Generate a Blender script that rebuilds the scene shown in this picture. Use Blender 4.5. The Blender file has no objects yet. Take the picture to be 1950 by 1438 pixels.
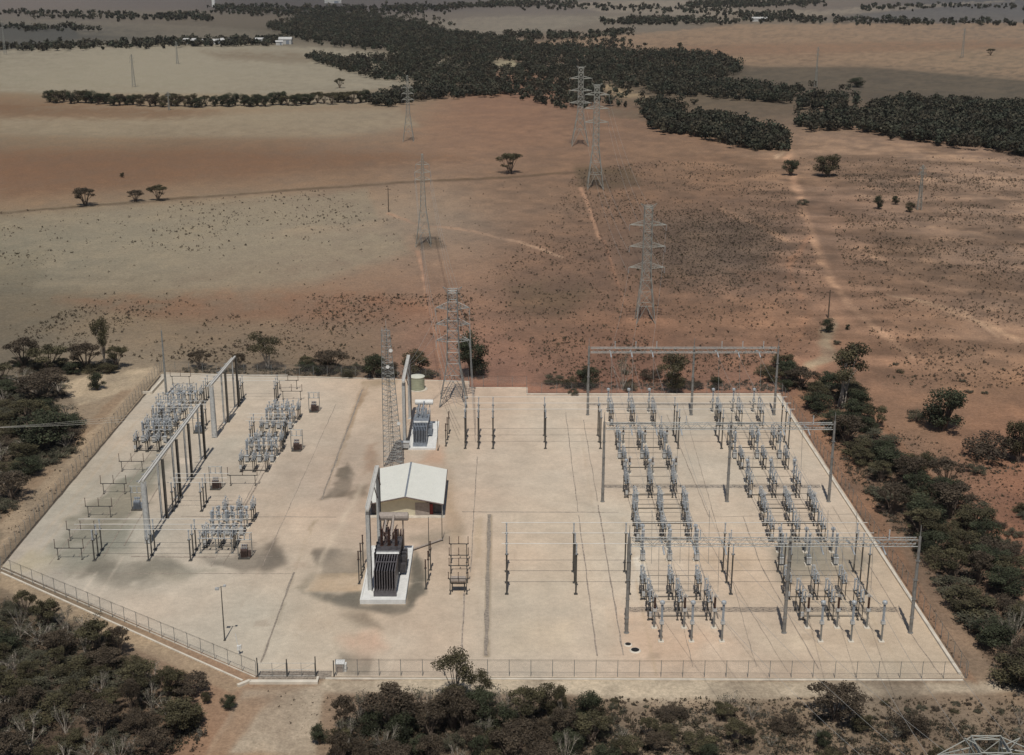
import bpy, bmesh, math, random
import numpy as np
from mathutils import Vector, Matrix
# ------------------------------------------------------------------ camera, sky, sun, exposure
SC = bpy.context.scene
COL = SC.collection
F, CX, CY, HY, H = 2550.0, 955.0, 719.0, -98.0, 94.4
TH = math.atan((CY - HY) / F)
CT, ST = math.cos(TH), math.sin(TH)
cam_d = bpy.data.cameras.new('camera'); cam = bpy.data.objects.new('camera', cam_d); COL.objects.link(cam)
cam_d.sensor_width = 36; cam_d.lens = F / 1950 * 36; cam_d.shift_x = 20 / 1950
cam_d.clip_start = 1; cam_d.clip_end = 40000
cam.location = (0, 0, H); cam.rotation_euler = (math.radians(90) - TH, 0, 0)
SC.camera = cam
SC.render.resolution_x = 1024; SC.render.resolution_y = 755
SUN_EL, SUN_DX = 63.5, 0.08
w = bpy.data.worlds.new('World'); SC.world = w; w.use_nodes = True
nt = w.node_tree; sky = nt.nodes.new('ShaderNodeTexSky'); sky.sky_type = 'NISHITA'; sky.sun_disc = False
sky.sun_elevation = math.radians(SUN_EL); sky.sun_rotation = math.radians(180) + math.atan(SUN_DX)
bg = nt.nodes['Background']; bg.inputs[1].default_value = 0.05
nt.links.new(sky.outputs[0], bg.inputs[0])
sl = bpy.data.lights.new('sun', 'SUN'); sl.energy = 3.3; sl.angle = math.radians(0.5); sl.color = (1.0, 0.945, 0.87)
so = bpy.data.objects.new('sun', sl); COL.objects.link(so)
so.rotation_euler = Vector((SUN_DX, 1, -math.tan(math.radians(SUN_EL)))).to_track_quat('-Z', 'Y').to_euler()
SC.view_settings.view_transform = 'Standard'; SC.view_settings.look = 'None'
SC.view_settings.exposure = -0.12; SC.view_settings.gamma = 1
random.seed(7); RNG = np.random.default_rng(11)

def S(py, h=0.0): return (py - HY) * CT / (H - h)            # photo pixels per metre at that row
def P(px, py, h=0.0):                                        # survey: point of the photo -> place at height h
    s = S(py, h); zc = F / s
    return Vector(((px - CX) / s, (zc - (H - h) * ST) / CT, h))
def Pn(px, py):
    s = (py - HY) * CT / H; zc = F / s
    return (px - CX) / s, (zc - H * ST) / CT
def inv(X, Y):                                               # numpy: ground point -> survey coordinates
    zc = Y * CT + H * ST; s = F / zc
    return X * s + CX, s * H / CT + HY
def hm(px_h, py): return px_h / (S(py) * CT)
def lin(c): 
    return tuple(((v / 255.0 + 0.055) / 1.055) ** 2.4 if v > 10 else v / 255 / 12.92 for v in c)
# ------------------------------------------------------------------ materials
def mat(name, col, rough=0.8, metal=0.0, var=0.12, scale=2.0, col2=None, bump=0.0, attr=None, spec=0.3):
    m = bpy.data.materials.new(name); m.use_nodes = True; n = m.node_tree; b = n.nodes['Principled BSDF']
    b.inputs['Roughness'].default_value = rough; b.inputs['Metallic'].default_value = metal
    b.inputs['Specular IOR Level'].default_value = spec
    tc = n.nodes.new('ShaderNodeTexCoord'); no = n.nodes.new('ShaderNodeTexNoise'); no.inputs['Scale'].default_value = scale
    no.inputs['Detail'].default_value = 5
    n.links.new(tc.outputs['Object'], no.inputs['Vector'])
    r = n.nodes.new('ShaderNodeValToRGB'); n.links.new(no.outputs['Fac'], r.inputs[0])
    c2 = col2 or tuple(v * (1 - var * 2) for v in col)
    r.color_ramp.elements[0].position = 0.3; r.color_ramp.elements[1].position = 0.7
    r.color_ramp.elements[0].color = (*c2, 1); r.color_ramp.elements[1].color = (*[min(1, v * (1 + var)) for v in col], 1)
    out = r.outputs[0]
    if attr:
        a = n.nodes.new('ShaderNodeAttribute'); a.attribute_name = attr
        mx = n.nodes.new('ShaderNodeMix'); mx.data_type = 'RGBA'; mx.blend_type = 'MULTIPLY'; mx.inputs[0].default_value = 1
        n.links.new(a.outputs['Color'], mx.inputs[6]); n.links.new(out, mx.inputs[7]); out = mx.outputs[2]
    n.links.new(out, b.inputs['Base Color'])
    if bump:
        bp = n.nodes.new('ShaderNodeBump'); bp.inputs['Strength'].default_value = bump; n.links.new(no.outputs['Fac'], bp.inputs['Height'])
        n.links.new(bp.outputs[0], b.inputs['Normal'])
    return m
M = {}
M['galv'] = mat('galvanised_steel', (0.30, 0.31, 0.30), 0.55, 0.35, 0.15, 1.5)
M['galv_dark'] = mat('weathered_shaded_steel', (0.11, 0.105, 0.095), 0.6, 0.2, 0.2, 1.2)
M['column'] = mat('column_steel', (0.27, 0.265, 0.25), 0.6, 0.2, 0.2, 0.9)
M['alu'] = mat('aluminium_tube', (0.60, 0.585, 0.54), 0.5, 0.1, 0.06, 1.0)
M['porc'] = mat('grey_porcelain', (0.40, 0.43, 0.45), 0.35, 0, 0.15, 3.0, spec=0.5)
M['porc_brown'] = mat('brown_porcelain', (0.07, 0.035, 0.025), 0.3, 0, 0.2, 3.0, spec=0.5)
M['cap'] = mat('pale_metal', (0.55, 0.56, 0.55), 0.45, 0.2, 0.1, 2)
M['white'] = mat('white_paint', (0.74, 0.74, 0.71), 0.6, 0, 0.06, 1.2)
M['conc'] = mat('pale_concrete', (0.60, 0.54, 0.45), 0.9, 0, 0.12, 1.0)
M['kerb'] = mat('kerb_concrete', (0.66, 0.60, 0.50), 0.9, 0, 0.1, 0.7)
M['tank_and_shade_dark'] = mat('dark_transformer_paint_and_shade', (0.085, 0.08, 0.084), 0.45, 0.1, 0.25, 2.0)
M['radiator'] = mat('radiator_paint', (0.13, 0.12, 0.125), 0.45, 0.1, 0.12, 2.0)
M['tower_pale'] = mat('pale_galvanised_lattice', (0.34, 0.345, 0.31), 0.6, 0.1, 0.1, 1.0)
M['shed_white'] = mat('faded_white_sheet', (0.5, 0.5, 0.48), 0.7, 0, 0.08, 0.5)
M['rusty'] = mat('rust_stained_steel', (0.20, 0.13, 0.09), 0.8, 0, 0.25, 2.0)
M['tank_brown'] = mat('brown_grey_steel', (0.13, 0.09, 0.08), 0.5, 0.1, 0.3, 2.5)
M['tank_grey'] = mat('grey_transformer_paint', (0.25, 0.28, 0.32), 0.45, 0.1, 0.15, 2.0)
M['pit_dark'] = mat('pit_shade_black', (0.02, 0.02, 0.02), 0.8, 0, 0.1, 2)
M['wire'] = mat('aluminium_wire', (0.42, 0.41, 0.38), 0.5, 0.3, 0.05, 1)
M['roof'] = mat('pale_roof_sheet', (0.74, 0.74, 0.67), 0.6, 0.0, 0.02, 0.6)
M['cream'] = mat('cream_wall', (0.62, 0.57, 0.42), 0.8, 0, 0.05, 1)
M['door_red'] = mat('dull_red_paint', (0.22, 0.035, 0.03), 0.6, 0, 0.1, 1)
M['shutter'] = mat('grey_shutter', (0.36, 0.31, 0.27), 0.6, 0, 0.1, 3)
M['greentank'] = mat('pale_green_tank', (0.34, 0.36, 0.26), 0.6, 0, 0.08, 1)
M['lid'] = mat('cream_lid', (0.62, 0.62, 0.52), 0.6, 0, 0.05, 1)
M['wood'] = mat('weathered_wood', (0.12, 0.09, 0.065), 0.9, 0, 0.2, 3)
M['bark'] = mat('grey_brown_bark', (0.17, 0.13, 0.10), 0.95, 0, 0.25, 4)
M['bark_pale'] = mat('pale_bark', (0.42, 0.37, 0.31), 0.9, 0, 0.2, 4)
def leafmat(name, col, col2):
    m = mat(name, col, 0.75, 0, 0.2, 0.6, col2=col2, attr='tone', spec=0.25)
    return m
M['leaf_a'] = leafmat('dark_olive_foliage', (0.088, 0.078, 0.042), (0.034, 0.030, 0.017))
M['leaf_b'] = leafmat('dark_green_foliage', (0.050, 0.057, 0.031), (0.021, 0.024, 0.014))
M['leaf_c'] = leafmat('grey_green_foliage', (0.115, 0.110, 0.074), (0.045, 0.044, 0.030))
M['leaf_d'] = leafmat('brown_green_foliage', (0.080, 0.061, 0.042), (0.033, 0.026, 0.019))
M['wood_mass'] = leafmat('distant_foliage', (0.050, 0.050, 0.034), (0.026, 0.026, 0.018))
M['tuft'] = mat('dry_scrub', (0.9, 0.9, 0.9), 0.9, 0, 0.2, 0.3, attr='tone')
def chain_mat():
    m = bpy.data.materials.new('chain_link'); m.use_nodes = True; n = m.node_tree; b = n.nodes['Principled BSDF']
    b.inputs['Base Color'].default_value = (0.30, 0.29, 0.27, 1); b.inputs['Roughness'].default_value = 0.6
    uv = n.nodes.new('ShaderNodeUVMap'); sp = n.nodes.new('ShaderNodeSeparateXYZ'); n.links.new(uv.outputs[0], sp.inputs[0])
    def M2(op, a, bb):
        q = n.nodes.new('ShaderNodeMath'); q.operation = op
        for i, v in enumerate((a, bb)):
            if v is None: continue
            if isinstance(v, (int, float)): q.inputs[i].default_value = v
            else: n.links.new(v, q.inputs[i])
        return q.outputs[0]
    def band(v): return M2('LESS_THAN', M2('FRACT', M2('MULTIPLY', v, 12.0), None), 0.05)
    f = M2('MAXIMUM', band(M2('ADD', sp.outputs[0], sp.outputs[1])), band(M2('ADD', M2('SUBTRACT', sp.outputs[0], sp.outputs[1]), 1000.0)))
    tr = n.nodes.new('ShaderNodeBsdfTransparent'); mx = n.nodes.new('ShaderNodeMixShader')
    n.links.new(f, mx.inputs[0]); n.links.new(tr.outputs[0], mx.inputs[1]); n.links.new(b.outputs[0], mx.inputs[2])
    n.links.new(mx.outputs[0], n.nodes['Material Output'].inputs[0]); return m
M['chain'] = chain_mat()
# ------------------------------------------------------------------ mesh building
class MB:
    def __init__(s): s.v = []; s.f = []; s.mi = []
    def add(s, vs, fs):
        o = len(s.v); s.v += [tuple(v) for v in vs]; s.f += [tuple(i + o for i in f) for f in fs]
    def box(s, c, d, rz=0.0):
        x, y, z = c; a, b, e = d[0] / 2, d[1] / 2, d[2] / 2; cr, sr = math.cos(rz), math.sin(rz)
        vs = []
        for k in (-e, e):
            for i, j in ((-a, -b), (a, -b), (a, b), (-a, b)): vs.append((x + i * cr - j * sr, y + i * sr + j * cr, z + k))
        s.add(vs, [(0, 3, 2, 1), (4, 5, 6, 7), (0, 1, 5, 4), (1, 2, 6, 5), (2, 3, 7, 6), (3, 0, 4, 7)]); return s
    def tube(s, p0, p1, r0, r1=None, n=6, caps=True):
        r1 = r0 if r1 is None else r1
        p0, p1 = Vector(p0), Vector(p1); d = (p1 - p0)
        if d.length < 1e-6: return s
        d.normalize(); u = d.orthogonal().normalized(); v = d.cross(u)
        vs = []
        for p, r in ((p0, r0), (p1, r1)):
            for i in range(n):
                a = 2 * math.pi * (i + .5) / n; vs.append(p + (u * math.cos(a) + v * math.sin(a)) * r)
        fs = [(i, (i + 1) % n, n + (i + 1) % n, n + i) for i in range(n)]
        if caps: fs += [tuple(range(n - 1, -1, -1)), tuple(range(n, 2 * n))]
        s.add(vs, fs); return s
    def bar(s, p0, p1, w): return s.tube(p0, p1, w * 0.707, n=4)
    def lathe(s, prof, c=(0, 0, 0), n=10, axis='z'):
        vs = []
        for r, z in prof:
            for i in range(n):
                a = 2 * math.pi * i / n
                q = (r * math.cos(a), r * math.sin(a), z)
                if axis == 'x': q = (q[2], q[0], q[1])
                if axis == 'y': q = (q[0], q[2], q[1])
                vs.append((c[0] + q[0], c[1] + q[1], c[2] + q[2]))
        fs = []
        for k in range(len(prof) - 1):
            for i in range(n):
                j = (i + 1) % n; f = (k * n + i, k * n + j, (k + 1) * n + j, (k + 1) * n + i)
                fs.append(f if axis != 'y' else f[::-1])
        a, b = tuple(range(n - 1, -1, -1)), tuple(range((len(prof) - 1) * n, len(prof) * n))
        fs += [a, b] if axis != 'y' else [a[::-1], b[::-1]]
        s.add(vs, fs); return s
    def insul(s, base, h, r=0.13, n=8, step=0.16):
        k = max(3, int(h / step)); dz = h / k; prof = [(r * 1.15, 0), (r * 1.15, dz * .3)]
        for i in range(k):
            z = i * dz
            prof += [(r * .55, z + dz * .35), (r, z + dz * .6), (r * .55, z + dz * .8)]
        prof += [(r * 1.1, h - dz * .1), (r * 1.1, h)]
        s.lathe(prof, base, n); return s
    def mesh(s, name, m):
        me = bpy.data.meshes.new(name); me.from_pydata(s.v, [], s.f); me.materials.append(m); me.update(); return me
def link(o, parent=None, loc=(0, 0, 0), rz=0.0):
    COL.objects.link(o); o.location = loc; o.rotation_euler = (0, 0, rz)
    if parent: o.parent = parent
    return o
def tag(o, label=None, cat=None, group=None, kind=None):
    if label:
        for a, b in (('low grey green', 'low greyish'), ('bare twiggy grey bush', 'bare twiggy bush'), (' of the left phase', ', left phase'), (' of the middle phase', ', middle phase'), (' of the right phase', ', right phase'),
                     ('grey three phase disconnector', 'three phase disconnector'), (' in the switch group', ', switch group'), (' at the back of the', ' behind the'), ('switch group in the far middle of the left yard', 'far middle left switch group'),
                     ('standing on bare red soil', 'on bare red soil'), ('lattice tower with a wide base in the scrub, in front of', 'wide based lattice tower in the scrub before'), (' of the grey steel gantry', ' of the steel gantry'), (' on the left of the yard', ' at the left'), ('thin overhead wire', 'overhead wire'), ('slim current', 'current')):
            if len(label.split()) > 16: label = label.replace(a, b)
        o['label'] = label
    if cat: o['category'] = cat
    if group: o['group'] = group
    if kind: o['kind'] = kind
    return o
def thing(name, label, cat, loc=(0, 0, 0), rz=0.0, group=None):
    o = bpy.data.objects.new(name, None); o.empty_display_size = 0.5
    link(o, None, loc, rz); return tag(o, label, cat, group)
CACHE = {}
def part(name, key, fn, m, parent, loc=(0, 0, 0), rz=0.0):
    if key is None or key not in CACHE:
        mb = MB(); fn(mb); me = mb.mesh(name, M[m] if isinstance(m, str) else m)
        if key is not None: CACHE[key] = me
    else: me = CACHE[key]
    return link(bpy.data.objects.new(name, me), parent, loc, rz)
def solo(name, fn, m, label, cat, loc=(0, 0, 0), rz=0, group=None):
    o = part(name, None, fn, m, None, loc, rz); return tag(o, label, cat, group)
ORD = ['first', 'second', 'third', 'fourth', 'fifth', 'sixth', 'seventh', 'eighth', 'ninth', 'tenth', 'eleventh', 'twelfth', 'thirteenth',
       'fourteenth', 'fifteenth', 'sixteenth', 'seventeenth', 'eighteenth', 'nineteenth']
def ordn(i):
    if i < 19: return ORD[i]
    tens = {2: 'twenty', 3: 'thirty', 4: 'forty', 5: 'fifty', 6: 'sixty', 7: 'seventy', 8: 'eighty', 9: 'ninety'}
    k = i + 1; t, u = divmod(k, 10)
    if u == 0: return tens[t][:-1] + 'ieth' if t < 10 else 'hundredth'
    return tens[t] + ' ' + ORD[u - 1]
# ------------------------------------------------------------------ value noise (world space)
def _hash(ix, iy, seed):
    h = (ix.astype(np.int64) * 374761393 + iy.astype(np.int64) * 668265263 + seed * 974634777) & 0x7fffffff
    h = (h ^ (h >> 13)) * 1274126177 & 0x7fffffff
    return ((h ^ (h >> 16)) & 0xffff) / 65535.0
def vnoise(x, y, seed=0):
    ix = np.floor(x); iy = np.floor(y); fx = x - ix; fy = y - iy
    fx = fx * fx * (3 - 2 * fx); fy = fy * fy * (3 - 2 * fy)
    a = _hash(ix, iy, seed); b = _hash(ix + 1, iy, seed); c = _hash(ix, iy + 1, seed); d = _hash(ix + 1, iy + 1, seed)
    return (a * (1 - fx) + b * fx) * (1 - fy) + (c * (1 - fx) + d * fx) * fy
def fbm(x, y, sc, seed=0, o=4):
    t = 0; a = 1; tot = 0
    for k in range(o):
        t = t + a * vnoise(x / sc, y / sc, seed + k * 17); tot += a; a *= .55; sc *= .5
    return t / tot - 0.5
# ------------------------------------------------------------------ soil, dry grass and gravel colours of the land, surveyed from the photo
ANCH = """
60 8 112 104 98|300 8 104 97 92|520 12 84 80 78|800 8 96 91 88|1000 14 116 108 100|1280 12 130 121 110|1600 14 120 110 100|1750 20 94 91 90|1920 14 92 90 90
120 30 108 101 92|300 34 112 104 92|480 36 104 96 84|850 38 116 108 98|1000 45 126 118 106|1200 45 124 115 102|1500 34 122 112 98|1800 34 104 98 92
60 62 84 82 76|180 66 80 78 72|350 52 98 91 80|500 72 94 88 76|700 76 100 92 80
60 95 112 104 90|250 100 128 120 102|450 98 130 121 104|620 100 120 112 97|1100 84 126 110 94|1450 66 128 110 92|1700 62 124 108 92|1900 66 120 106 92
60 130 124 116 98|250 130 134 126 107|450 125 130 121 103|620 130 124 116 99|1300 92 124 104 86|1500 100 132 110 90|1700 100 128 110 90|1900 110 122 110 92
100 160 130 122 102|300 160 130 122 102|550 160 124 114 96|720 165 118 109 94|1250 165 104 93 78|1500 150 94 86 74|1700 155 92 84 73|1900 160 96 88 76
60 205 114 92 72|250 205 122 102 82|450 208 128 114 94|700 205 128 114 94|960 200 132 100 80|1150 225 128 102 82|1300 190 108 96 80|1500 200 106 92 76
60 240 136 125 103|250 240 138 127 104|480 240 132 121 100|680 245 124 112 92|850 235 132 103 82|1000 235 136 103 82|1200 250 132 104 84
60 270 110 96 78|300 275 106 90 73|500 280 112 90 72|680 285 118 94 76|900 280 134 104 83|1100 290 134 104 83|1300 290 134 106 84|1550 270 140 115 94|1750 275 134 109 90|1900 290 132 108 90
60 320 118 90 70|250 320 120 91 70|450 315 122 94 73|650 325 116 94 74|850 320 128 102 82|1100 320 132 105 84|1300 325 134 106 83|1500 320 138 110 86|1700 315 134 108 86|1900 330 138 113 93
40 352 124 95 74|200 350 118 96 76|400 350 122 102 82|600 350 128 109 90|800 340 132 112 92|1000 345 124 100 80|1200 350 124 98 78|1400 350 128 100 78|1600 350 120 98 80|1800 350 122 100 82|1930 360 138 113 92
40 400 124 112 92|200 400 126 116 98|400 395 128 116 97|600 400 134 120 101|800 400 132 116 98|1000 400 132 108 88|1200 400 126 100 80|1380 390 130 102 82|1600 390 128 102 84|1800 390 126 103 85|1930 400 134 110 90
40 460 118 112 96|250 460 126 118 101|450 450 130 120 102|650 460 130 118 100|850 460 132 114 96|1050 450 128 102 82|1200 460 118 94 78|1350 440 106 89 76|1500 440 122 98 80|1600 440 136 109 88|1800 450 126 103 84|1930 470 124 102 84
40 520 114 108 92|250 520 124 115 97|450 520 130 117 98|650 520 128 108 90|850 510 132 107 88|1050 510 126 98 79|1250 500 114 92 76|1400 500 104 86 74|1550 500 138 108 87|1700 520 128 103 83|1900 540 120 98 81
40 580 108 96 79|250 580 116 98 79|450 570 126 102 83|650 570 130 103 84|850 570 130 102 82|1050 570 120 96 78|1250 580 130 100 79|1400 590 130 101 80|1600 590 144 111 88|1750 590 132 104 83|1900 600 132 106 86
40 640 110 100 83|250 640 116 104 86|450 640 122 108 90|650 640 126 108 90|850 640 138 104 84|1050 640 128 98 78|1250 640 136 103 80|1450 640 138 104 80|1650 640 142 110 86|1850 650 138 109 86
40 690 112 104 90|250 700 150 136 117|450 695 116 104 88|650 695 112 98 82|850 700 140 106 88|950 728 142 104 86|1200 700 128 92 76|1400 730 130 98 82|1700 700 140 106 82|1900 720 138 108 84
40 750 96 88 78|150 740 168 150 126|220 780 150 132 110|40 830 118 104 88|1550 760 132 98 80|1700 780 136 106 84|1900 800 140 104 80
60 900 146 128 106|130 860 158 140 117|20 940 92 84 74|1600 880 122 98 80|1750 880 132 104 82|1900 900 138 102 80|1950 960 138 96 74
1650 990 122 100 82|1780 1000 112 92 76|1930 1050 128 88 68|1720 1100 128 106 86|1880 1150 110 94 80|1800 1200 140 118 98|1930 1280 140 118 97
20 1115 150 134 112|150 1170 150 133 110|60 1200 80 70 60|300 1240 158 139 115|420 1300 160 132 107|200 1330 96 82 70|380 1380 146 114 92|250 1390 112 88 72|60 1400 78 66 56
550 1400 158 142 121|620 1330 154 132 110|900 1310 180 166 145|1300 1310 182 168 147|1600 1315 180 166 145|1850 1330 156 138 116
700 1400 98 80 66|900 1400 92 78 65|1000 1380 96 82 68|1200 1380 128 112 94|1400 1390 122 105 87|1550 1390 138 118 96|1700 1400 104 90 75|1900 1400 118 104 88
"""
A_ = np.array([[float(t) for t in q.split()] for l in ANCH.strip().split('\n') for q in l.split('|')])
YANCH = """
60 1060 186 172 150|150 1000 176 166 144|300 900 186 172 149|400 760 196 180 155|600 780 200 183 158|680 850 186 164 138|720 960 190 168 143
450 1080 190 174 150|300 1130 196 181 157|450 1180 198 183 158|560 1050 196 177 151|620 1180 200 180 152|650 1250 198 180 154|800 1200 196 176 150
860 950 196 175 149|900 820 202 182 156|1050 850 202 184 158|1050 950 203 185 159|1050 1050 203 184 157|1050 1180 202 185 159|1000 1270 198 180 155
1200 850 200 181 155|1300 950 202 184 158|1250 1080 205 190 166|1400 1100 201 181 154|1300 1230 202 180 153|1500 1230 196 176 150|1700 1250 198 178 150
1450 850 200 182 156|1550 950 203 185 160|1650 1100 192 174 148|1780 1240 196 176 148|860 740 196 172 146|750 760 198 176 148
"""
for a_ in A_:
    k_ = max(0, min(1, (1150 - a_[0]) / 400)) * (1 if 88 < a_[1] < 690 else 0); lum = (a_[3] - 88) / 40
    a_[2:5] *= (1 if a_[0] < 700 or a_[1] > 700 else .955) + k_ * (.05 + .13 * max(0, min(1, lum))) 
for a_ in A_:
    if a_[0] > 650 and 190 < a_[1] < 1100:
        l_ = a_[2:5].mean(); a_[2:5] = (l_ + (a_[2:5] - l_) * .90) * 1.06
    elif a_[0] <= 650 and 380 < a_[1] < 560: a_[2:5] *= 1.03
Y_ = np.array([[float(t) for t in q.split()] for l in YANCH.strip().split('\n') for q in l.split('|')])
Y_[:, 2] -= 4; Y_[:, 3] -= 1; Y_[:, 4] += 5
def blend(px, py, A, sx, sv):
    v = np.log(np.maximum(py, -60) + 98); out = np.zeros((len(px), 3)); W = np.zeros(len(px)) + 1e-12
    for a in A:
        dv = (v - math.log(a[1] + 98)) / sv; dx = (px - a[0]) / sx
        wt = np.exp(-0.5 * (dx * dx + dv * dv)) + 1e-6 / (1 + dx * dx + dv * dv); W += wt; out += wt[:, None] * a[2:5]
    return out / W[:, None]
def sdist(px, py, poly):                                      # signed distance to a polygon, negative inside
    n = len(poly); d = np.full(len(px), 1e9); ins = np.zeros(len(px), bool)
    for i in range(n):
        x0, y0 = poly[i]; x1, y1 = poly[(i + 1) % n]; ex, ey = x1 - x0, y1 - y0
        t = np.clip(((px - x0) * ex + (py - y0) * ey) / (ex * ex + ey * ey + 1e-9), 0, 1)
        d = np.minimum(d, np.hypot(px - x0 - t * ex, py - y0 - t * ey))
        c = ((y0 > py) != (y1 > py)) & (px < ex * (py - y0) / (ey + 1e-12 if ey == 0 else ey) + x0); ins ^= c
    return np.where(ins, -d, d)
def ldist(px, py, line, wd):
    d = np.full(len(px), 1e9)
    for i in range(len(line) - 1):
        x0, y0 = line[i]; x1, y1 = line[i + 1]; ex, ey = x1 - x0, y1 - y0
        t = np.clip(((px - x0) * ex + (py - y0) * ey) / (ex * ex + ey * ey + 1e-9), 0, 1)
        d = np.minimum(d, np.hypot(px - x0 - t * ex, (py - y0 - t * ey) * 1.6))
    return d - wd
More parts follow.
